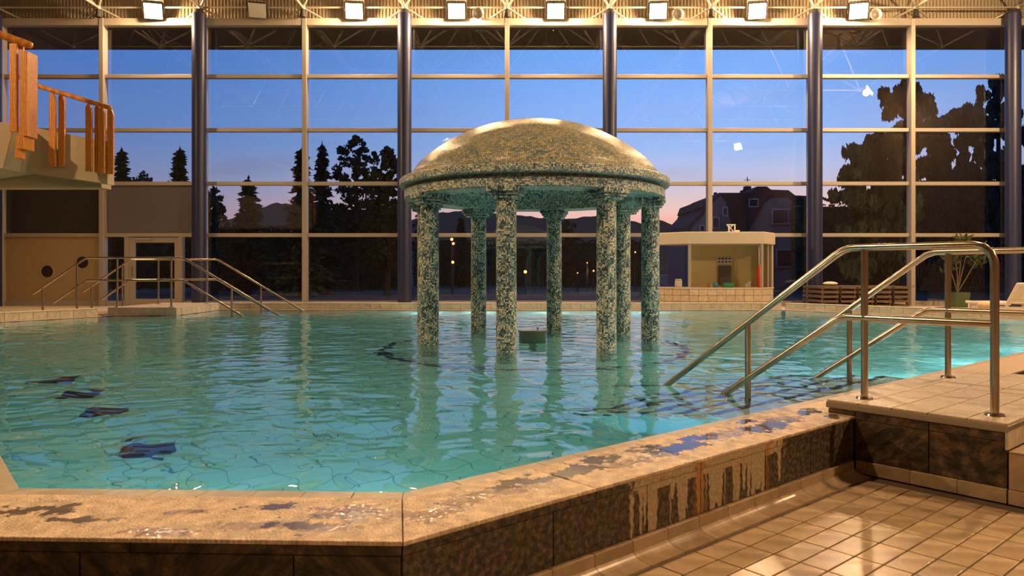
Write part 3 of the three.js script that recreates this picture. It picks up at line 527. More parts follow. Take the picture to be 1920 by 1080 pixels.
// ------------------------------------------------------------------ glazed far wall
const WALL = 21.3, HEAD0 = 8.43, HEAD1 = 8.64;
const mullX = []; for (let k = -6; k <= 4; k++) mullX.push(2.80 + 2.94 * k);
const rowsY = [0.3, 2.36, 3.86, 5.42, 6.98, HEAD0];
{
  const wall = structure('wall_back', 'tall glazed wall head with corrugated cladding above the windows');
  for (const x of mullX) mesh('mullion', rbox(0.125, HEAD1 - DECK + 0.02, 0.26, 0.008, 1).translate(x, (HEAD1 + DECK) / 2, -(WALL - 0.1)), M.frame, wall);
  mesh('head_beam', rbox(31, HEAD1 - HEAD0, 0.2, 0.012, 1).translate(0.1, (HEAD0 + HEAD1) / 2, -(WALL - 0.12)), M.beam, wall);
  mesh('sill_plinth', boxAt(31, 0.14, 0.22, 0.1, DECK + 0.07, -(WALL + 0.02)), M.frame, wall);
  // trapezoidal steel cladding above the beam
  const pts = [], pitch = 0.1; for (let x = -15.4; x < 15.6; x += pitch) pts.push([x, 0], [x + 0.045, 0], [x + 0.055, 0.03], [x + 0.09, 0.03]);
  const pos = [], idx = []; pts.forEach(([x, z], i) => { pos.push(x, HEAD1, -(WALL + 0.06 - z), x, 10.7, -(WALL + 0.06 - z)); if (i) { const a = (i - 1) * 2; idx.push(a, a + 2, a + 3, a, a + 3, a + 1); } });
  let g = new THREE.BufferGeometry(); g.setAttribute('position', new THREE.Float32BufferAttribute(pos, 3)); g.setIndex(idx); g = g.toNonIndexed(); g.computeVertexNormals();
  mesh('corrugated_cladding', g, M.cladding, wall);
  mesh('upper_wall', boxAt(31.4, 2.1, 0.2, 0.1, 9.69, -(WALL + 0.2)), M.plaster, wall);
  // ten bays of glass
  for (let b = 0; b < 10; b++) {
    const xa = mullX[b] + 0.06, xb = mullX[b + 1] - 0.06, w = xb - xa, xc = (xa + xb) / 2;
    const win = structure('window_' + (b + 1), b < 2 ? 'window bay over the door and panels beside the gallery' : 'tall window bay of stacked glass panes');
    for (let r = 1; r < 5; r++) mesh('transom', rbox(w + 0.02, 0.105, 0.16, 0.006, 1).translate(xc, rowsY[r], -(WALL - 0.06)), M.frame, win);
    for (let r = 0; r < 5; r++) {
      const y0 = rowsY[r] + (r ? 0.05 : 0.14), y1 = rowsY[r + 1] - (r < 4 ? 0.05 : 0);
      if (b < 2 && r < 2) continue;
      mesh('pane', new THREE.PlaneGeometry(w + 0.01, y1 - y0 + 0.01).translate(xc, (y0 + y1) / 2, -WALL), M.glass, win);
    }
    if (b < 2) {
      const grey = b ? std({ color: rgb(0.15, 0.14, 0.16), roughness: 0.35 }) : std({ color: rgb(0.04, 0.036, 0.034), roughness: 0.3 });
      mesh('spandrel_panel', boxAt(w, rowsY[2] - rowsY[1] - 0.1, 0.05, xc, (rowsY[1] + rowsY[2]) / 2, -WALL), grey, win);
      if (b === 0) {
        mesh('wall_panel', boxAt(w, rowsY[1] - DECK - 0.05, 0.06, xc, (rowsY[1] + DECK) / 2, -WALL), std({ color: rgb(0.4, 0.3, 0.16), roughness: 0.5 }), win);
        for (const [px, py] of [[90, 509], [156, 492]]) { const x = (px - 960) * WALL / FOCAL, y = EYE + (HORIZON - py) * WALL / FOCAL; const ringg = new THREE.TorusGeometry(0.19, 0.02, 10, 40).translate(x, y, -(WALL - 0.035)); mesh('porthole_rim', ringg, M.frame, win); mesh('porthole_glass', new THREE.CylinderGeometry(0.18, 0.18, 0.02, 40).rotateX(Math.PI / 2).translate(x, y, -(WALL - 0.035)), std({ color: rgb(0.03, 0.025, 0.02), roughness: 0.12 }), win); }
      }
    }
  }
}
{
  // glazed door below the second bay
  const door = structure('door_1', 'glazed aluminium door behind the landing handrails', V(0, 0, 0));
  const X = (px) => (px - 960) * WALL / FOCAL, y0 = DECK, y1 = 2.31;
  const fr = (a, b, yy0, yy1, z, dep, n) => mesh(n, rbox(X(b) - X(a), yy1 - yy0, dep, 0.006, 1).translate((X(a) + X(b)) / 2, (yy0 + yy1) / 2, -(WALL - z)), M.frame, door);
  fr(237, 245, y0, y1, 0.05, 0.16, 'jamb'); fr(338, 346, y0, y1, 0.05, 0.16, 'jamb');
  fr(245, 256, y0, y1 - 0.02, 0.06, 0.08, 'stile'); fr(330, 338, y0, y1 - 0.02, 0.06, 0.08, 'stile');
  fr(256, 330, y1 - 0.17, y1 - 0.02, 0.06, 0.08, 'top_rail'); fr(256, 330, y0, y0 + 0.2, 0.06, 0.08, 'bottom_rail');
  mesh('closer', rbox(0.5, 0.05, 0.06, 0.01, 2).translate(X(272), y1 - 0.07, -(WALL - 0.13)), M.frame, door);
  const h = mesh('handle', mergeGeometries([bar(new THREE.Vector3(X(252), 1.15, -(WALL - 0.14)), new THREE.Vector3(X(252), 1.45, -(WALL - 0.14)), 0.014), bar(new THREE.Vector3(X(252), 1.2, -(WALL - 0.14)), new THREE.Vector3(X(252), 1.2, -(WALL - 0.09)), 0.01)]), M.steel, door);
  const pane = (a, b, yy0, yy1) => mesh('pane', new THREE.PlaneGeometry(X(b) - X(a), yy1 - yy0).translate((X(a) + X(b)) / 2, (yy0 + yy1) / 2, -WALL), M.glass, door);
  pane(256, 330, y0 + 0.2, y1 - 0.17); pane(202, 237, y0, y1); pane(346, 386, y0, y1);
}

// ------------------------------------------------------------------ blue steel columns
{
  const xs = [-14.84, -8.96, -3.08, 2.80, 8.68, 14.35], H = 8.66;
  const where = ['by the portholes', 'beside the glazed door', 'between the broadleaf trees and the dome', 'rising directly behind the dome', 'between the kiosk and the stacked loungers', 'beside the potted plant'];
  xs.forEach((x, i) => {
    const c = thing('steel_column', 'round dark blue steel column ' + where[i], 'column', V(x, DECK, 20.85), 0, 'columns of the window wall');
    mesh('shaft', new THREE.CylinderGeometry(0.2, 0.2, H - DECK, 40).translate(0, (H - DECK) / 2, 0), M.column, c);
    mesh('cap_plate', new THREE.CylinderGeometry(0.11, 0.17, 0.14, 20).translate(0, H - DECK + 0.07, 0), M.dark, c);
  });
}

// ------------------------------------------------------------------ room shell
{
  const wl = structure('wall_left', 'dark timber side wall behind the gallery'); mesh('wall_body', boxAt(0.3, 11, 28, ROOM.x0 - 0.15, 5.3, -8), M.cladWood, wl);
  const wr = structure('wall_right', 'dark timber side wall beyond the loungers'); mesh('wall_body', boxAt(0.3, 11, 28, ROOM.x1 + 0.15, 5.3, -8), M.cladWood, wr);
  const wf = structure('wall_front', 'dark timber wall facing the windows'); mesh('wall_body', boxAt(31.4, 11, 0.3, 0.1, 5.3, 6.1), M.cladWood, wf);
  const ce = structure('ceiling', 'brown steel roof deck above the space frame'); mesh('roof_deck', boxAt(32, 0.3, 34, 0.1, 10.85, -10.6), M.ceiling, ce);
  // eaves carry on outside the glass
  mesh('eaves', boxAt(44, 0.5, 5.8, 0.1, 9.87, -24.4), M.ceiling, ce);
}
{
  // space frame: lower nodes over columns and mullions, upper nodes half a bay in
  const frame = structure('roof_frame', 'white steel tube space frame under the roof');
  const yl = 8.9, yu = 10.45, bay = 2.94, xs = mullX, ds = []; for (let k = 0; k < 9; k++) ds.push(20.95 - bay * k);
  const far = [], R1 = 0.033, R2 = 0.028;
  const add = (a, b, r, single, n) => { const g = bar(a, b, r, single ? 12 : 7); single ? mesh(n, g, M.tubeSteel, frame) : far.push(g); };
  ds.forEach((d, j) => {
    xs.forEach((x, i) => {
      const p = V(x, yl, d), single = j < 1;
      const ng = new THREE.SphereGeometry(0.085, single ? 18 : 8, single ? 12 : 6).translate(p.x, p.y, p.z); single ? mesh('node', ng, M.tubeSteel, frame) : far.push(ng.deleteAttribute('uv').toNonIndexed());
      if (i + 1 < xs.length) add(p, V(xs[i + 1], yl, d), R2, single, 'chord_tube');
      if (j + 1 < ds.length) { add(p, V(x, yl, ds[j + 1]), R1, single, 'chord_tube');
        for (const s of [-1, 1]) if (xs[i + s] !== undefined) { add(p, V(x + s * bay / 2, yu, d - bay / 2), R1, single, 'diagonal_tube'); add(V(x, yl, ds[j + 1]), V(x + s * bay / 2, yu, d - bay / 2), R1, single, 'diagonal_tube'); } }
      if (j === 0) { for (const s of [-1, 1]) mesh('wall_brace', bar(p, V(x + s * 0.62, HEAD1 - 0.03, WALL - 0.05), R2, 12), M.tubeSteel, frame); mesh('node_clamp', new THREE.CylinderGeometry(0.06, 0.085, 0.26, 14).translate(p.x, yl - 0.15, p.z), M.dark, frame); }
      if (i + 1 < xs.length && j + 2 < ds.length) far.push(bar(V(x + bay / 2, yu, d - bay / 2), V(x + bay / 2, yu, d - bay * 1.5), R2, 6));
    });
  });
  const rest = mesh('distant_tubes', mergeGeometries(far.map((g) => { g = g.index ? g.toNonIndexed() : g; g.deleteAttribute('uv'); return g; })), M.tubeSteel, frame); rest.userData.kind = 'stuff';
}

// ------------------------------------------------------------------ floodlights
function floodlight(label, pos, aim, power, group, lit = true, added_visor = false) {
  const t = thing('floodlight', label, 'floodlight', pos, 0, group);
  const dir = aim.clone().sub(pos).normalize();
  t.quaternion.setFromRotationMatrix(new THREE.Matrix4().lookAt(dir, new THREE.Vector3(), new THREE.Vector3(0, 1, 0)));
  mesh('housing', rbox(0.5, 0.44, 0.1, 0.02, 2).translate(0, 0, -0.06), M.black, t);
  mesh('bracket', mergeGeometries([boxAt(0.03, 0.34, 0.03, -0.27, 0.12, -0.06), boxAt(0.03, 0.34, 0.03, 0.27, 0.12, -0.06), boxAt(0.57, 0.03, 0.03, 0, 0.3, -0.06)]), M.dark, t);
  mesh('lamp_glass', rbox(0.47, 0.41, 0.02, 0.008, 1).translate(0, 0, 0), lit ? M.lens : std({ color: rgb(0.35, 0.34, 0.3), roughness: 0.15 }), t);
  if (added_visor) mesh('added_visor', mergeGeometries([boxAt(0.012, 0.44, 0.3, -0.25, 0, 0.14), boxAt(0.012, 0.44, 0.3, 0.25, 0, 0.14), boxAt(0.5, 0.012, 0.3, 0, 0.22, 0.14), boxAt(0.5, 0.012, 0.3, 0, -0.22, 0.14)]), M.black, t);  // hood added to unseen lamps, keeps their reflection out of the panes
  if (lit) { const l = new THREE.PointLight(LAMP, power); l.position.set(0, 0, 0.14); l.castShadow = true; l.shadow.radius = 6; l.name = 'floodlight_lamp'; t.add(l); }
  return t;
}
{
  const px = [287, 664, 856, 1042, 1234, 1420, 1610], rowD = 20.82, y = EYE + (HORIZON - 21) * rowD / FOCAL;
  const spots = ['over the bay beside the glazed door', 'over the bay with the dark trees', 'beside the round loudspeaker above the dome', 'directly above the dome', 'beside the round loudspeaker above the kiosk', 'above the roof of the gabled house', 'above the tall pine'];
  px.forEach((p, i) => { const x = (p - 960) * rowD / FOCAL; floodlight('lit warm white floodlight on the window wall ' + spots[i], V(x, y, rowD), V(x * 0.6, 2, 6), POWER.row, 'floodlights along the window wall'); });
  floodlight('unlit floodlight on the window wall between two lit ones', V((482 - 960) * rowD / FOCAL, y + 0.02, rowD), V(-4, 0, 8), 0, undefined, false);
  // lamps on the side walls and under the roof, above the picture's edge: mirrored in the water, and in the panes unless hooded
  const side = 'floodlights on the side walls', roof = 'floodlights under the roof';
  floodlight('lit floodlight on the side wall beyond the stacked loungers', V(14.0, 8.4, 14.1), V(2, 0, 9), POWER.side, side);
  floodlight('lit floodlight on the side wall beside the tiled steps', V(12.8, 8.4, 1.4), V(2, 0, 8), POWER.side, side);
  floodlight('lit floodlight on the side wall behind the gallery', V(-14.6, 8.4, 9.5), V(-1, 0.5, 8.5), POWER.side, side, true, true);
  floodlight('lit floodlight under the roof above the slate-fronted platform', V(6.2, 8.5, 8.2), V(3.4, 0, 4.4), POWER.ceiling, roof, true, true);
  floodlight('lit floodlight under the roof above the near kerb', V(-3.5, 8.5, 4.5), V(-1, 0, 4.2), POWER.ceiling, roof, true, true);
  // round loudspeakers
  const ls = (p, py, label) => { const x = (p - 960) * 20.7 / FOCAL, yy = EYE + (HORIZON - py) * 20.7 / FOCAL, t = thing('loudspeaker', label, 'loudspeaker', V(x, yy, 20.75), 0, 'round loudspeakers on the window wall'); mesh('horn', new THREE.LatheGeometry([[0.001, -0.1], [0.07, -0.1], [0.09, -0.06], [0.165, 0.05], [0.17, 0.07], [0.155, 0.06], [0.06, -0.03], [0.001, -0.03]].map((q) => new THREE.Vector2(...q)), 32).rotateX(Math.PI / 2), M.frame, t); mesh('wall_bracket', boxAt(0.05, 0.05, 0.2, 0, -0.02, -0.18), M.dark, t); };
  ls(897, 25, 'round horn loudspeaker above the dome'); ls(1272, 26, 'round horn loudspeaker above the kiosk'); ls(1643, 27, 'round horn loudspeaker above the tall pine');
  // added underwater lights, out of view in the pool walls, to brighten the basin
  const uw = (x, d, nx, nd, label, y = -0.5, k = 1) => { const t = thing('added_pool_light', label, 'added pool light', V(x, y, d), Math.atan2(nx, -nd) , 'lights added in the pool wall'); mesh('rim', new THREE.TorusGeometry(0.12, 0.015, 10, 32), M.steel, t); mesh('lamp_glass', new THREE.CylinderGeometry(0.115, 0.115, 0.02, 32).rotateX(Math.PI / 2), std({ color: 0x000000, emissive: rgb(0.8, 1, 0.95), emissiveIntensity: 0.5 }), t); const l = new THREE.PointLight(rgb(0.85, 1, 0.95), POWER.pool * k); l.position.set(0, 0, 0.12); l.castShadow = true; l.shadow.radius = 4; t.add(l); };
  [[2.2, 'near the front corner'], [7.7, 'just past the underwater steps'], [9.6, 'two metres past the underwater steps'], [11.6, 'four metres past the underwater steps'], [13.6, 'six metres past the underwater steps'], [15.6, 'near the far corner']].forEach(([D, w]) => { const p = W2(D, -2.645); uw(p[0], p[1], -DZ, DX, 'added round underwater light below the long kerb ' + w, -0.5, D < 3 ? 0.45 : 1.1); });
  for (const [x, w] of [[-2.07, 'behind the pavilion column toward the broadleaf trees'], [-0.82, 'behind the pavilion column beside the garden lamps'], [0.97, 'behind the steel drum'], [2.36, 'behind the two close pavilion columns'], [3.39, 'behind the pavilion column beside the kiosk']]) uw(x, FAR - 0.02, 0, -1, 'added round underwater light below the far curb ' + w, -0.6, 0.6);
  for (const [x, w] of [[-1.0, 'next to the corner of the long kerb'], [-1.7, 'toward the marker tiles']]) uw(x, frontZ(3.06)(x), 0.035, 1, 'added round underwater light below the front kerb ' + w, -0.5, 0.6);
}

// ------------------------------------------------------------------ wooden gallery stair at the upper left
{
  const Zg = 14.0, P = (px, py, z = Zg) => new THREE.Vector3((px - 960) * z / FOCAL, EYE + (HORIZON - py) * z / FOCAL, -z);
  const gal = structure('gallery_stair', 'gallery stair with pine balusters and beige stringer above the landing');
  const beige = std({ color: rgb(0.4, 0.33, 0.22), roughness: 0.8 });
  const slab = (pts, z0, z1, name, m) => { const s = new THREE.Shape(pts.map(([x, y]) => { const p = P(x, y); return new THREE.Vector2(p.x, p.y); })); const g = new THREE.ExtrudeGeometry(s, { depth: z1 - z0, bevelEnabled: true, bevelSize: 0.01, bevelThickness: 0.01, bevelSegments: 1 }); g.translate(0, 0, -z1); return mesh(name, g, m, gal); };
  slab([[22, 318], [195, 343], [195, 264], [62, 239], [40, 236], [26, 300]], Zg + 0.12, Zg + 0.34, 'stringer', beige);
  slab([[-120, 345], [40, 322], [60, 246], [-120, 200]], Zg - 0.5, Zg + 0.3, 'landing_wall', beige);
  slab([[-150, 296], [24, 314], [170, 338], [170, 347], [-150, 347]], Zg + 0.36, Zg + 0.7, 'soffit', beige);
  // balustrade of the lower flight
  const rail = (pts, r) => bentTube(pts, r, 0.05, 12);
  mesh('pine_handrail', rail([P(60, 158), P(206, 202)], 0.045), M.wood, gal);
  const baluster = (pxc, py0, py1, z = Zg, w = 0.11, name = 'pine_baluster') => {
    const a = P(pxc, py0, z), b = P(pxc, py1, z), h = a.y - b.y;
    for (const s of [-1, 1]) {
      const sh = new THREE.Shape(); const w2 = w / 2; sh.moveTo(-w2, 0); sh.lineTo(w2, 0); sh.lineTo(w2, h - 0.12); sh.lineTo(w2 * 0.3, h - 0.02); sh.lineTo(w2 * 0.3, h); sh.lineTo(-w2 * 0.4, h); sh.lineTo(-w2, h - 0.06); sh.closePath();
      const g = new THREE.ExtrudeGeometry(sh, { depth: 0.045, bevelEnabled: true, bevelSize: 0.004, bevelThickness: 0.004, bevelSegments: 1 });
      g.translate(a.x + s * 0.058, b.y, -z + (s > 0 ? -0.1 : 0)); mesh(name, mapUV(g, (x, y, zz) => [x * 3 + pxc, y * 0.7]), M.wood, gal);
    }
  };
  baluster(106, 175, 311); baluster(174, 196, 322); baluster(198, 202, 325);
  // glass infill
  const pane = (a, b) => { const s = new THREE.Shape([P(...a[0]), P(...a[1]), P(...b[1]), P(...b[0])].map((p) => new THREE.Vector2(p.x, p.y))); mesh('glass_infill', new THREE.ShapeGeometry(s).translate(0, 0, -Zg - 0.05), M.clearGlass, gal); };
  pane([[62, 166], [62, 240]], [[100, 178], [100, 248]]); pane([[116, 182], [116, 250]], [[166, 198], [166, 262]]);
  // newel and balusters of the upper flight, a little nearer
  const Zn = 13.3;
  const post = (px0, px1, py0, py1, z, dep) => { const a = P(px0, py0, z), b = P(px1, py1, z); mesh('pine_newel', mapUV(rbox(b.x - a.x, a.y - b.y, dep, 0.01, 1).translate((a.x + b.x) / 2, (a.y + b.y) / 2, -z), (x, y, q) => [(x + q) * 3, y * 0.7]), M.wood, gal); };
  post(46, 61, 100, 258, Zn, 0.3); post(19, 33, 82, 248, Zn - 0.1, 0.06); post(38, 45, 84, 250, Zn + 0.05, 0.06); post(40, 55, 258, 282, Zn, 0.3); post(32, 44, 280, 298, Zn, 0.14);
  mesh('pine_handrail', rail([P(-90, 32, Zn - 0.4), P(54, 84, Zn)], 0.07), M.wood, gal);
  const s2 = new THREE.Shape([P(-90, 60, Zn), P(18, 88, Zn), P(18, 164, Zn), P(-90, 160, Zn)].map((p) => new THREE.Vector2(p.x, p.y))); mesh('glass_infill', new THREE.ShapeGeometry(s2).translate(0, 0, -Zn), M.clearGlass, gal);
}

// ------------------------------------------------------------------ attendant's kiosk and what stands in it
{
  const k = thing('kiosk', 'attendant kiosk with cream fascia, glass front and tiled base', 'kiosk', V(5.5, DECK, 20.2));
  const rel = (p) => [p[0] - 5.5, p[1] - 20.2];
  const plan = [[3.85, 20.55], [4.8, 19.7], [6.78, 19.7], [7.28, 20.3], [7.28, 21.05], [3.85, 21.05]], L = plan.map(rel), yy = (y) => y - DECK;
  const cream = std({ color: rgb(0.6, 0.52, 0.42), roughness: 0.6 });
  const grow = (p, c) => { const v = Math.hypot(p[0], p[1]); return [p[0] * (1 + c / v), p[1] * (1 + c / v)]; };
  mesh('fascia', prism(L.map((p) => grow(p, 0.06)), yy(2.05), yy(2.36), 0.01), cream, k);
  mesh('roof_sheet', prism(L.map((p) => grow(p, 0.03)), yy(2.36), yy(2.375)), M.white, k);
  mesh('base_wall', prism(L.map((p) => grow(p, -0.03)), 0, yy(0.82)), M.grout, k);
  mesh('counter', prism(L.map((p) => grow(p, 0.03)), yy(0.82), yy(0.86), 0.008), cream, k);
  const edge = (a, b, tiles) => {
    const l = Math.hypot(b[0] - a[0], b[1] - a[1]), u = [(b[0] - a[0]) / l, (b[1] - a[1]) / l], n = [u[1], -u[0]];
    const at = (t, q) => [a[0] + u[0] * t + n[0] * q, a[1] + u[1] * t + n[1] * q];
    for (let i = 0; i < tiles; i++) for (let r = 0; r < 3; r++) mesh('base_tile', boxUV(prism([at(l * i / tiles + 0.005, -0.01), at(l * (i + 1) / tiles - 0.005, -0.01), at(l * (i + 1) / tiles - 0.005, 0.008), at(l * i / tiles + 0.005, 0.008)], 0.17 * r + 0.012, 0.17 * r + 0.172, 0.003), 1, rnd(), rnd()), M.tileDry[Math.floor(rnd() * 3)], k);
    for (const t of [0, l]) mesh('window_post', prism([at(t - 0.025, -0.05), at(t + 0.025, -0.05), at(t + 0.025, 0), at(t - 0.025, 0)], yy(0.86), yy(2.05)), M.frame, k);
    mesh('pane', prism([at(0.03, -0.03), at(l - 0.03, -0.03), at(l - 0.03, -0.028), at(0.03, -0.028)], yy(0.86), yy(2.05)), M.clearGlass, k);
  };
  edge(L[0], L[1], 5); edge(L[1], L[2], 8); edge(L[2], L[3], 3); edge(L[3], L[4], 3);
  const yellow = std({ color: rgb(0.5, 0.42, 0.2), roughness: 0.85 });
  mesh('inner_wall', boxAt(2.0, 1.25, 0.05, 0.62, yy(1.45), -0.78), yellow, k);
  mesh('inner_side', boxAt(0.05, 1.25, 0.8, 1.62, yy(1.45), -0.42), yellow, k);
  const sw = mesh('switch_panel', boxAt(0.42, 0.2, 0.04, 0.6, yy(1.62), -0.73), std({ color: rgb(0.45, 0.46, 0.42), roughness: 0.5 }), k);
  for (let i = 0; i < 8; i++) mesh('switch', boxAt(0.06, 0.045, 0.02, 0.45 + (i % 4) * 0.1, yy(1.58 + (i >> 2) * 0.09), -0.7), M.black, sw);
  mesh('cupboard', boxAt(0.34, 0.55, 0.12, 0.6, yy(1.2), -0.68), M.dark, k);
  // goods on the counter
  const on = (name, label, cat, px, d, geo, m) => { const t = mesh(name, geo, m, scene, V((px - 960) * d / FOCAL, 0.86, d)); t.userData = { label, category: cat, kind: 'thing' }; return t; };
  const jug = on('canister', 'white plastic canister with a handle on the kiosk counter', 'canister', 1272, 20.3, mergeGeometries([rbox(0.19, 0.19, 0.1, 0.02).translate(0, 0.095, 0), rbox(0.17, 0.03, 0.05, 0.01).translate(0, 0.215, 0), rbox(0.03, 0.05, 0.05, 0.01).translate(-0.07, 0.2, 0), rbox(0.03, 0.05, 0.05, 0.01).translate(0.07, 0.2, 0)]), M.white);
  on('first_aid_case', 'green first aid case on the kiosk counter', 'case', 1365, 20.05, mergeGeometries([rbox(0.3, 0.12, 0.16, 0.02).translate(0, 0.06, 0), rbox(0.09, 0.02, 0.02, 0.006).translate(0, 0.13, 0)]), std({ color: rgb(0.02, 0.26, 0.13), roughness: 0.5 }));
  on('swim_ball', 'turquoise ball on the kiosk counter', 'ball', 1341, 20.0, new THREE.SphereGeometry(0.075, 24, 16).translate(0, 0.075, 0), std({ color: rgb(0.03, 0.3, 0.4), roughness: 0.4 }));
  on('paper_cup', 'pale paper cup beside the tall cup on the kiosk counter', 'cup', 1400, 20.0, new THREE.CylinderGeometry(0.04, 0.03, 0.11, 20).translate(0, 0.055, 0), M.white);
  on('paper_cup', 'tall pale cup on the kiosk counter', 'cup', 1405, 20.1, new THREE.CylinderGeometry(0.045, 0.035, 0.17, 20).translate(0, 0.085, 0), M.white);
  on('orange_bottle', 'small orange bottle on the kiosk counter', 'bottle', 1329, 20.1, new THREE.LatheGeometry([[0.001, 0], [0.03, 0], [0.03, 0.1], [0.012, 0.13], [0.012, 0.16], [0.001, 0.16]].map((p) => new THREE.Vector2(...p)), 18), std({ color: rgb(0.5, 0.14, 0.03), roughness: 0.4 }));
  const buoy = thing('rescue_buoy', 'red torpedo rescue buoy hanging in the kiosk window', 'buoy', V(6.78, 0.86, 19.98));
  mesh('float', new THREE.LatheGeometry([[0.001, 0.0], [0.04, 0.03], [0.065, 0.12], [0.07, 0.35], [0.06, 0.5], [0.03, 0.6], [0.001, 0.62]].map((p) => new THREE.Vector2(...p)), 20), std({ color: rgb(0.62, 0.06, 0.025), roughness: 0.45 }), buoy);
  mesh('cord', bar(new THREE.Vector3(0, 0.6, 0), new THREE.Vector3(0, 1.19, 0), 0.012, 8), M.white, buoy);
  mesh('strap', mergeGeometries([bar(new THREE.Vector3(0.03, 0.02, 0.03), new THREE.Vector3(-0.07, 0.34, 0.05), 0.014, 8), bar(new THREE.Vector3(-0.07, 0.34, 0.05), new THREE.Vector3(-0.09, 0.02, 0.02), 0.014, 8)]), std({ color: rgb(0.5, 0.05, 0.03), roughness: 0.6 }), buoy);
  // white letter stand on the roof of the kiosk: a frame with a K in it
  const st = thing('letter_stand', 'white letter K stand on the kiosk roof', 'sign', V((1371 - 960) * 20.1 / FOCAL, 2.375, 20.1));
  mesh('frame', mergeGeometries([boxAt(0.22, 0.03, 0.08, 0, 0.015, 0), boxAt(0.24, 0.03, 0.04, 0, 0.215, 0), boxAt(0.028, 0.2, 0.04, -0.06, 0.115, 0), boxAt(0.028, 0.2, 0.04, 0.1, 0.115, 0)]), M.white, st);
  mesh('letter_strokes', mergeGeometries([bar(new THREE.Vector3(-0.045, 0.12, 0), new THREE.Vector3(0.04, 0.2, 0), 0.014, 8), bar(new THREE.Vector3(-0.03, 0.13, 0), new THREE.Vector3(0.06, 0.03, 0), 0.014, 8), bar(new THREE.Vector3(-0.1, 0.19, 0), new THREE.Vector3(-0.04, 0.12, 0), 0.014, 8)]), M.white, st);
  on('roof_box', 'small white box beside the letter stand on the kiosk roof', 'box', 1382, 20.05, rbox(0.12, 0.06, 0.1, 0.01).translate(0, 0.03 + 2.375 - 0.86, 0), M.white);
}

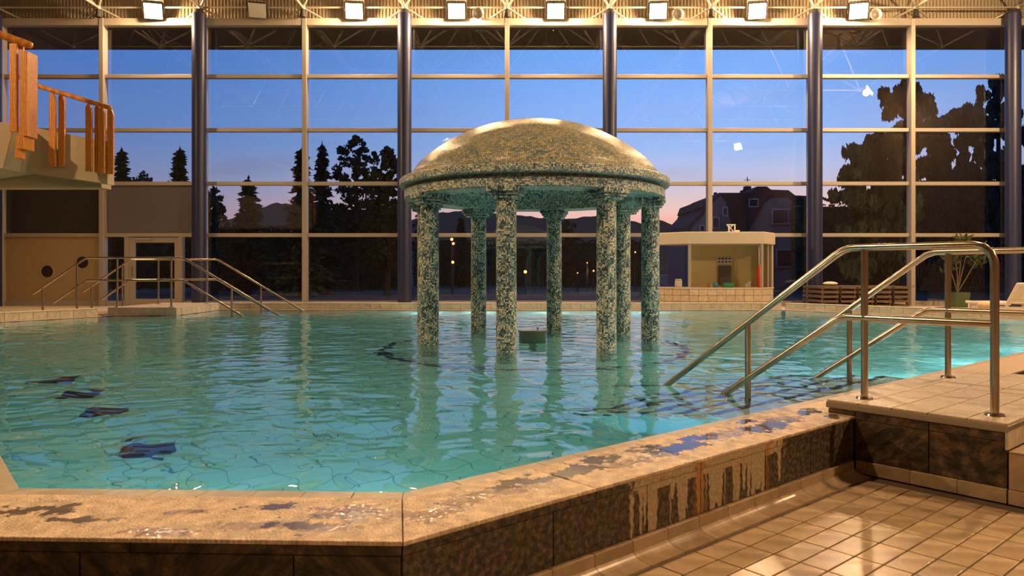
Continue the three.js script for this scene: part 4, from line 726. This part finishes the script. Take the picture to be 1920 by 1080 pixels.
// ------------------------------------------------------------------ stacked wooden loungers, white lounger, potted plant
{
  const proto = thing('wooden_lounger', 'slatted wooden sun lounger', 'sun lounger', V(0, DECK, 0));
  const rail = boxUV(boxAt(0.03, 0.07, 1.36), 3), slat = boxUV(boxAt(0.35, 0.018, 0.09), 3), leg = boxUV(boxAt(0.04, 0.06, 0.05), 3), end = boxUV(boxAt(0.4, 0.06, 0.03), 3);
  for (const s of [-1, 1]) { mesh('side_rail', rail, M.teak, proto, new THREE.Vector3(s * 0.187, 0.085, 0)); mesh('end_board', end, M.teak, proto, new THREE.Vector3(0, 0.085, s * 0.69)); for (const e of [-1, 1]) mesh('leg', leg, M.teak, proto, new THREE.Vector3(s * 0.185, 0.03, e * 0.6)); }
  for (let i = 0; i < 11; i++) mesh('slat', slat, M.teak, proto, new THREE.Vector3(0, 0.112, -0.6 + i * 0.12));
  const stacks = [1557, 1590, 1623, 1656, 1689], n = [5, 5, 5, 5, 5];
  const which = ['next to the blue column', 'second from the blue column', 'in the middle of the five stacks', 'second from the mullion', 'next to the mullion'];
  stacks.forEach((px, s) => { for (let i = 0; i < n[s]; i++) { const x = (px - 960) * 19.27 / FOCAL, p = V(x + (rnd() - 0.5) * 0.012, DECK + i * 0.122, 19.94 - rnd() * 0.04), lab = `wooden sun lounger ${['at the bottom', 'second up', 'third up', 'fourth up', 'on top'][i]} of the stack ${which[s]}`; if (!s && !i) { proto.position.copy(p); proto.userData.label = lab; proto.userData.group = 'stacked wooden loungers'; } else clone(proto, p, 0, lab, 'stacked wooden loungers'); } });
  const cu = mesh('cushion', new THREE.SphereGeometry(0.2, 20, 12).scale(1, 0.28, 0.7), M.white, scene, V((1566 - 960) * 19.6 / FOCAL, DECK + 0.611 + 0.057, 19.9)); cu.userData = { label: 'pale cushion lying on a stack of wooden loungers', category: 'cushion', kind: 'thing' };
  // white plastic lounger with raised slatted back
  const wl = thing('plastic_lounger', 'white plastic sun lounger with raised slatted backrest', 'sun lounger', V(10.86, DECK, 15.95), 0.1);
  const wm = std({ color: rgb(0.72, 0.66, 0.58), roughness: 0.5 });
  const tilt = (g) => g.rotateX(0.5).translate(0, 0.3, 0.4);
  for (const s of [-1, 1]) { mesh('back_rail', tilt(rbox(0.07, 0.5, 0.05, 0.02).rotateZ(s * 0.1).translate(s * 0.32, 0.25, 0)), wm, wl); mesh('seat_rail', rbox(0.06, 0.06, 1.3, 0.02).translate(s * 0.32, 0.3, -0.2), wm, wl); for (const e of [-0.75, 0.35]) mesh('leg', rbox(0.05, 0.28, 0.06, 0.015).translate(s * 0.31, 0.14, e), wm, wl); }
  mesh('back_rail', tilt(rbox(0.64, 0.07, 0.05, 0.02).translate(0, 0.48, 0)), wm, wl);
  for (let i = 0; i < 11; i++) mesh('back_slat', tilt(boxAt(0.62, 0.024, 0.015, 0, 0.05 + i * 0.038, 0)), wm, wl);
  for (let i = 0; i < 12; i++) mesh('seat_slat', boxAt(0.6, 0.015, 0.07, 0, 0.315, -0.78 + i * 0.1), wm, wl);
  const hr = mesh('head_roll', new THREE.CapsuleGeometry(0.07, 0.2, 8, 16).rotateZ(Math.PI / 2), std({ color: rgb(0.7, 0.5, 0.3), roughness: 0.7 }), scene, V((1848 - 960) * 15.2 / FOCAL, CURB + 0.07, 15.2)); hr.userData = { label: 'tan padded head roll lying on the pool curb', category: 'cushion', kind: 'thing' };
  // potted plant
  const pp = thing('potted_plant', 'leafy potted plant in a square green planter by the window', 'plant', V((1797 - 960) * 20.3 / FOCAL, DECK, 20.3));
  const pot = new THREE.CylinderGeometry(0.3, 0.24, 0.42, 4, 1).rotateY(Math.PI / 4).translate(0, 0.21, 0);
  mesh('planter', pot.toNonIndexed(), std({ color: rgb(0.06, 0.095, 0.04), roughness: 0.5 }), pp); pp.children[0].geometry.computeVertexNormals();
  mesh('soil', boxAt(0.34, 0.02, 0.34, 0, 0.415, 0), M.dark, pp);
  const trunk = []; const tips = [];
  for (const [x, z, y] of [[-0.12, 0.05, 1.45], [0.1, 0.0, 1.75], [0.3, -0.1, 1.55], [-0.25, -0.05, 1.2], [0.5, 0.05, 1.35]]) { trunk.push(bentTube([new THREE.Vector3(-0.03, 0.4, 0), new THREE.Vector3(x * 0.4, y * 0.6, z * 0.5), new THREE.Vector3(x, y, z)], 0.014, 0.1, 7)); tips.push([x, y, z]); }
  mesh('stems', mergeGeometries(trunk), std({ color: rgb(0.12, 0.095, 0.055), roughness: 0.8 }), pp);
  const lf = std({ color: rgb(0.05, 0.07, 0.02), roughness: 0.5, side: THREE.DoubleSide });
  const blade = new THREE.ShapeGeometry(new THREE.Shape().moveTo(0, 0).quadraticCurveTo(0.06, 0.1, 0, 0.28).quadraticCurveTo(-0.06, 0.1, 0, 0), 5);
  for (const [x, y, z] of tips) for (let i = 0; i < 34; i++) { const m = mesh('leaf', blade, lf, pp, new THREE.Vector3(x + (rnd() - 0.5) * 0.3, y + (rnd() - 0.55) * 0.45, z + (rnd() - 0.5) * 0.25)); m.rotation.set((rnd() - 0.5) * 2.4, rnd() * 6.28, (rnd() - 0.5) * 2.6); m.scale.setScalar(0.8 + rnd() * 0.6); }
}

// ------------------------------------------------------------------ outside: lawn, trees, house, hills, lamps
{
  const lawn = structure('ground', 'dark evening lawn outside the windows'); mesh('lawn', boxAt(700, 0.2, 320, 0, -0.05, -182.2), std({ color: rgb(0.035, 0.045, 0.02), roughness: 1 }), lawn);
  mesh('terrace', boxAt(44, 0.06, 5, 0, 0.1, -24.8), std({ color: rgb(0.12, 0.11, 0.1), roughness: 0.9 }), lawn);
  const leafM = [[0.035, 0.055, 0.022], [0.05, 0.065, 0.022], [0.03, 0.05, 0.03]].map((c) => std({ color: rgb(...c), roughness: 0.9, side: THREE.DoubleSide }));
  const bark = std({ color: rgb(0.05, 0.035, 0.025), roughness: 1 });
  const tri = (A, c, u, v) => A.push(c.x - u.x, c.y - u.y, c.z - u.z, c.x + v.x, c.y + v.y, c.z + v.z, c.x + u.x, c.y + u.y, c.z + u.z, c.x + u.x, c.y + u.y, c.z + u.z, c.x - v.x, c.y - v.y, c.z - v.z, c.x - u.x, c.y - u.y, c.z - u.z);
  const build = (A) => { const g = new THREE.BufferGeometry(); g.setAttribute('position', new THREE.Float32BufferAttribute(A, 3)); g.computeVertexNormals(); return g; };
  const T = (px, d) => (px - 960) * d / FOCAL, Hh = (py, d) => EYE + (HORIZON - py) * d / FOCAL;
  const rv = (R) => new THREE.Vector3(R() - 0.5, R() - 0.5, R() - 0.5).normalize();
  let seed = 500;
  function conifer(label, px, py, d, hw, droop = 0.25, dens = 1, m = 0) {
    const R = mulberry(seed++), h = Hh(py, d), w = hw * d / FOCAL, A = [], t = thing('conifer', label, 'tree', V(T(px, d), 0.04, d), 0, 'trees outside the windows');
    const levels = Math.round(44 * dens);
    for (let i = 0; i < levels; i++) {
      const f = 0.06 + 0.94 * (i + R() * 0.8) / (levels + 0.8), r = w * Math.pow(1 - f, 0.75) * (0.75 + 0.5 * R()) + 0.1, nb = 11;
      for (let b = 0; b < nb; b++) {
        const a = R() * 6.283, len = r * (0.6 + 0.5 * R()), n = Math.max(3, Math.round(len * 7));
        for (let s = 0; s < n; s++) { const q = (s + 0.6) / n, c = new THREE.Vector3(Math.cos(a) * len * q, h * f - droop * len * q * q + 1.2 * h / levels * (R() - 0.5) + 0.1 * q, Math.sin(a) * len * q); const u = new THREE.Vector3(Math.cos(a), -droop * 0.8, Math.sin(a)).multiplyScalar(0.14 + 0.14 * R()).add(rv(R).multiplyScalar(0.06)), v = rv(R).multiplyScalar(0.09 + 0.06 * R()); tri(A, c, u, v); tri(A, c, rv(R).multiplyScalar(0.16), v); }
      }
    }
    for (let s = 0; s < 8; s++) tri(A, new THREE.Vector3(0, h * (0.93 + 0.012 * s), 0), new THREE.Vector3(0, 0.2, 0), rv(R).multiplyScalar(0.1));
    mesh('crown', build(A), leafM[m], t); mesh('trunk', new THREE.CylinderGeometry(0.05, 0.16 + w * 0.04, h * 0.95, 8).translate(0, h * 0.475, 0), bark, t);
  }
  function broad(label, px, py, d, hw, m = 1, name = 'broadleaf_tree', low = 0.3, count = 2600, lift = 0.0) {
    const R = mulberry(seed++), h = Hh(py, d), w = hw * d / FOCAL, A = [], t = thing(name, label, 'tree', V(T(px, d), 0.04, d), 0, 'trees outside the windows');
    const blobs = []; for (let i = 0; i < 170; i++) { const f = low + (0.94 - low) * R(), a = R() * 6.283, rr = w * Math.sqrt(R()) * Math.sqrt(Math.max(0.05, 1 - Math.pow((f - (low + 1) / 2) / ((1 - low) / 2) * 0.85, 2))) * 0.85; blobs.push([Math.cos(a) * rr, h * f, Math.sin(a) * rr, w * (0.07 + 0.1 * R())]); }
    blobs.push([0, h - w * 0.14, 0, w * 0.14], [w * 0.12, h - w * 0.25, 0, w * 0.16], [-w * 0.14, h - w * 0.3, 0, w * 0.16]);
    for (let i = 0; i < count; i++) { const b = blobs[Math.floor(R() * blobs.length)], v = rv(R).multiplyScalar(b[3] * Math.cbrt(0.15 + 0.85 * R())); const c = new THREE.Vector3(b[0] + v.x, Math.min(b[1] + v.y * 0.85, h), b[2] + v.z), s = (name === 'pine_tree' ? 0.15 : 0.14) * (0.7 + 0.7 * R()); const u = lift ? new THREE.Vector3((R() - 0.5) * 0.7, 1, (R() - 0.5) * 0.7).normalize().multiplyScalar(s * 1.3) : rv(R).multiplyScalar(s); tri(A, c, u, rv(R).multiplyScalar(s * 0.7)); }
    mesh('crown', build(A), leafM[m], t); mesh('trunk', new THREE.CylinderGeometry(0.1, 0.2, h * 0.8, 8).translate(0, h * 0.4, 0), bark, t);
  }
  conifer('dark spruce beyond the glass beside the end of the wooden handrail', 228, 284, 42, 38);
  broad('dark rounded tree between two spruces beyond the window by the door', 268, 322, 56, 45, 0);
  conifer('loose spruce beyond the window left of the blue column by the door', 337, 280, 40, 40, 0.11, 0.8, 1);
  broad('dark round tree behind the blue column by the door', 402, 352, 40, 30, 0);
  conifer('short bushy spruce alone in the gap before the distant hill', 466, 338, 41.5, 42, 0.1, 0.9, 1);
  conifer('spruce half hidden by the mullion beside the broadleaf trees', 566, 284, 36.5, 46, 0.3, 1.1);
  conifer('narrow spruce against the broadleaf trees', 604, 274, 44, 36, 0.3, 1.1, 2);
  broad('tall broadleaf tree with gaps of sky in its crown', 668, 254, 49, 54, 1, 'broadleaf_tree', 0.18, 7000);
  broad('broadleaf tree with gaps of sky beside the blue column', 726, 276, 38, 46, 1, 'broadleaf_tree', 0.18, 6500);
  broad('dark tree half hidden by the pavilion and the blue column', 800, 385, 42, 30, 0, 'broadleaf_tree', 0.1, 1800);
  conifer('small spruce against the hill seen between the pavilion columns', 864, 410, 60, 15, 0.2, 0.7);
  broad('rounded tree against the hill seen inside the pavilion', 1062, 412, 60, 26, 0, 'broadleaf_tree', 0.1, 1800);
  broad('tall pine in the window beyond the stacked loungers', 1700, 150, 34, 78, 2, 'pine_tree', 0.12, 14000, 1);
  broad('low spreading pine in front of the tall pine', 1640, 262, 30, 82, 2, 'pine_tree', 0.1, 12000, 1);
  broad('wide pine beyond the potted plant', 1812, 196, 38.5, 66, 2, 'pine_tree', 0.08, 13000, 1);
  broad('pine beside the last blue column', 1872, 140, 43.5, 56, 2, 'pine_tree', 0.08, 11000, 1);
  // clipped hedges on the lawn
  const hedge = (label, p0, p1, py, d) => { const R = mulberry(seed++), A = [], x0 = T(p0, d), x1 = T(p1, d), h = Hh(py, d), t = thing('hedge', label, 'hedge', V((x0 + x1) / 2, 0.04, d), 0, 'hedges outside the windows'); const w = (x1 - x0) / 2; mesh('core', boxAt(w * 1.94, h * 0.9, 0.8, 0, h * 0.45, 0), leafM[0], t); for (let i = 0; i < 4200; i++) { const x = (R() * 2 - 1) * w, top = h * (0.94 + 0.06 * noise2(x * 0.8, d)); tri(A, new THREE.Vector3(x, R() < 0.4 ? top : R() * top, 0.42 + R() * 0.12), rv(R).multiplyScalar(0.14), rv(R).multiplyScalar(0.1)); } mesh('foliage', build(A), leafM[0], t); };
  hedge('dark hedge beyond the windows between the blue columns', 396, 546, 425, 50);
  hedge('dark hedge under the broadleaf trees', 556, 760, 378, 53);
  hedge('low dark hedge seen through the pavilion', 770, 1215, 448, 66);
  hedge('tall dark hedge beyond the stacked loungers', 1480, 1930, 372, 49);
  hedge('tall dark yew hedge behind the potted plant', 1712, 1935, 318, 46.5);
  hedge('dark hedge beyond the glazed door', 120, 396, 352, 61);
  // gabled house
  const d = 55, hx = (px) => T(px, d), hy = (py) => Hh(py, d);
  const house = thing('gabled_house', 'dark gabled house with curved roof and rooftop aerial', 'house', V(hx(1405), 0.04, d));
  const wallM = std({ color: rgb(0.22, 0.205, 0.19), roughness: 0.95 }), roofM = std({ color: rgb(0.1, 0.055, 0.04), roughness: 0.9 });
  const outline = (pts, z0, z1) => { const s = new THREE.Shape(pts.map(([px, py]) => new THREE.Vector2(hx(px) - hx(1405), hy(py)))); const g = new THREE.ExtrudeGeometry(s, { depth: z1 - z0, bevelEnabled: false }); return g.translate(0, 0, -z1); };
  mesh('roof', outline([[1290, 440], [1296, 421], [1320, 396], [1323, 389], [1320, 388], [1326, 372], [1343, 372], [1352, 361], [1404, 361], [1414, 358], [1424, 349], [1442, 349], [1450, 355], [1483, 356], [1496, 366], [1522, 367], [1540, 400], [1540, 440]], 0.5, 9), roofM, house);
  mesh('wall', outline([[1298, 575], [1298, 428], [1322, 404], [1336, 384], [1352, 368], [1362, 382], [1372, 430], [1395, 420], [1430, 385], [1447, 372], [1478, 372], [1490, 385], [1520, 392], [1520, 575]], 0, 8.5), wallM, house);
  mesh('roof_slope', outline([[1372, 432], [1395, 405], [1412, 366], [1440, 362], [1425, 395], [1398, 440], [1380, 450]], -0.25, 0.1), roofM, house);
  const pane = std({ color: rgb(0.02, 0.025, 0.04), roughness: 0.1 }), fr = std({ color: rgb(0.5, 0.48, 0.45), roughness: 0.8 });
  for (const [a, b, c, e] of [[1447, 395, 1474, 420], [1477, 395, 1484, 420], [1355, 392, 1361, 405], [1336, 410, 1345, 428], [1312, 425, 1318, 434], [1404, 376, 1418, 388], [1455, 470, 1480, 500], [1385, 470, 1400, 500]]) { const w = hx(c) - hx(a), h = hy(b) - hy(e), x = (hx(a) + hx(c)) / 2 - hx(1405), y = (hy(b) + hy(e)) / 2; const f = mesh('window', boxAt(w + 0.16, h + 0.16, 0.1, x, y, 0.22), fr, house); mesh('pane', boxAt(w, h, 0.06, x, y, 0.27), pane, f); }
  mesh('cupola', mergeGeometries([boxAt(0.5, 0.4, 0.5, hx(1433) - hx(1405), hy(344), -4), boxAt(0.9, 0.12, 0.9, hx(1433) - hx(1405), hy(348), -4)]), roofM, house);
  const ax = hx(1433.5) - hx(1405); mesh('aerial', mergeGeometries([bar(new THREE.Vector3(ax, hy(346), -4), new THREE.Vector3(ax, hy(320), -4), 0.035, 6), bar(new THREE.Vector3(ax - 0.25, hy(326), -4), new THREE.Vector3(ax + 0.25, hy(326), -4), 0.025, 6), bar(new THREE.Vector3(ax - 0.35, hy(336), -4), new THREE.Vector3(ax + 0.35, hy(336), -4), 0.02, 6)]), M.dark, house);
  mesh('chimney', boxAt(0.22, 0.5, 0.22, hx(1362) - hx(1405), hy(360), -3), roofM, house);
  // wooded hills on the horizon
  const hillM = std({ color: rgb(0.05, 0.08, 0.075), roughness: 1 });
  const hill = (label, pts, dist) => { const s = new THREE.Shape(); const q = pts.map(([px, py]) => [T(px, dist), Hh(py, dist)]); s.moveTo(q[0][0], -5); for (let i = 0; i + 1 < q.length; i++) for (let k = 0; k < 8; k++) { const t = k / 8, e = t * t * (3 - 2 * t), x = lerp(q[i][0], q[i + 1][0], t), y = lerp(q[i][1], q[i + 1][1], e); s.lineTo(x, y + dist * 0.0006 * noise2(x * 0.02, 4) * 2); } s.lineTo(q[q.length - 1][0], -5); s.closePath(); const o = thing('horizon_hill', label, 'hill', V(0, -2, dist)); const g = new THREE.ExtrudeGeometry(s, { depth: dist * 0.2, bevelEnabled: false }); mesh('ridge', g.translate(0, 0, -dist * 0.2), hillM, o); };
  hill('blue wooded hill on the horizon beyond the pavilion', [[620, 430], [760, 412], [830, 397], [880, 394], [960, 402], [1030, 408], [1075, 409], [1105, 404], [1135, 404], [1160, 409], [1190, 414], [1215, 420], [1236, 410], [1255, 418], [1270, 423], [1300, 420], [1400, 424]], 2400);
  hill('blue hill in the gap between the spruces', [[300, 430], [420, 412], [490, 388], [520, 380], [540, 382], [600, 410], [660, 425]], 3600);
  // garden lamps
  const lampM = std({ color: 0x000000, emissive: rgb(1, 0.42, 0.12), emissiveIntensity: 2.2 });
  const lamp = (px, py, dd, r, label) => { const y = Hh(py, dd), t = thing('garden_lamp', label, 'lamp', V(T(px, dd), 0.04, dd), 0, 'garden lamps in the dark'); mesh('pole', bar(new THREE.Vector3(0, 0, 0), new THREE.Vector3(0, y - r, 0), 0.04, 8), M.dark, t); mesh('lamp_globe', new THREE.SphereGeometry(r, 16, 12).translate(0, y, 0), lampM, t); const l = new THREE.PointLight(rgb(1, 0.55, 0.2), 1.5); l.position.set(0, y, 0); l.castShadow = true; t.add(l); };
  lamp(847, 450, 44, 0.09, 'upper of two glowing garden lamps close together between pavilion columns'); lamp(850, 458, 43, 0.08, 'lower of two glowing garden lamps close together between pavilion columns'); lamp(849, 493, 40, 0.08, 'wide glowing garden lamp low between pavilion columns'); lamp(985, 511, 40, 0.09, 'single glowing garden lamp in the middle of the pavilion');
  lamp(1083, 513, 45, 0.04, 'first of three tiny garden lamps inside the pavilion'); lamp(1101, 494, 45, 0.04, 'highest of three tiny garden lamps inside the pavilion'); lamp(1113, 509, 45, 0.055, 'brightest of three tiny garden lamps inside the pavilion'); lamp(1191, 474, 45, 0.05, 'garden lamp between the last two pavilion columns');
}

renderer.render(scene, camera);
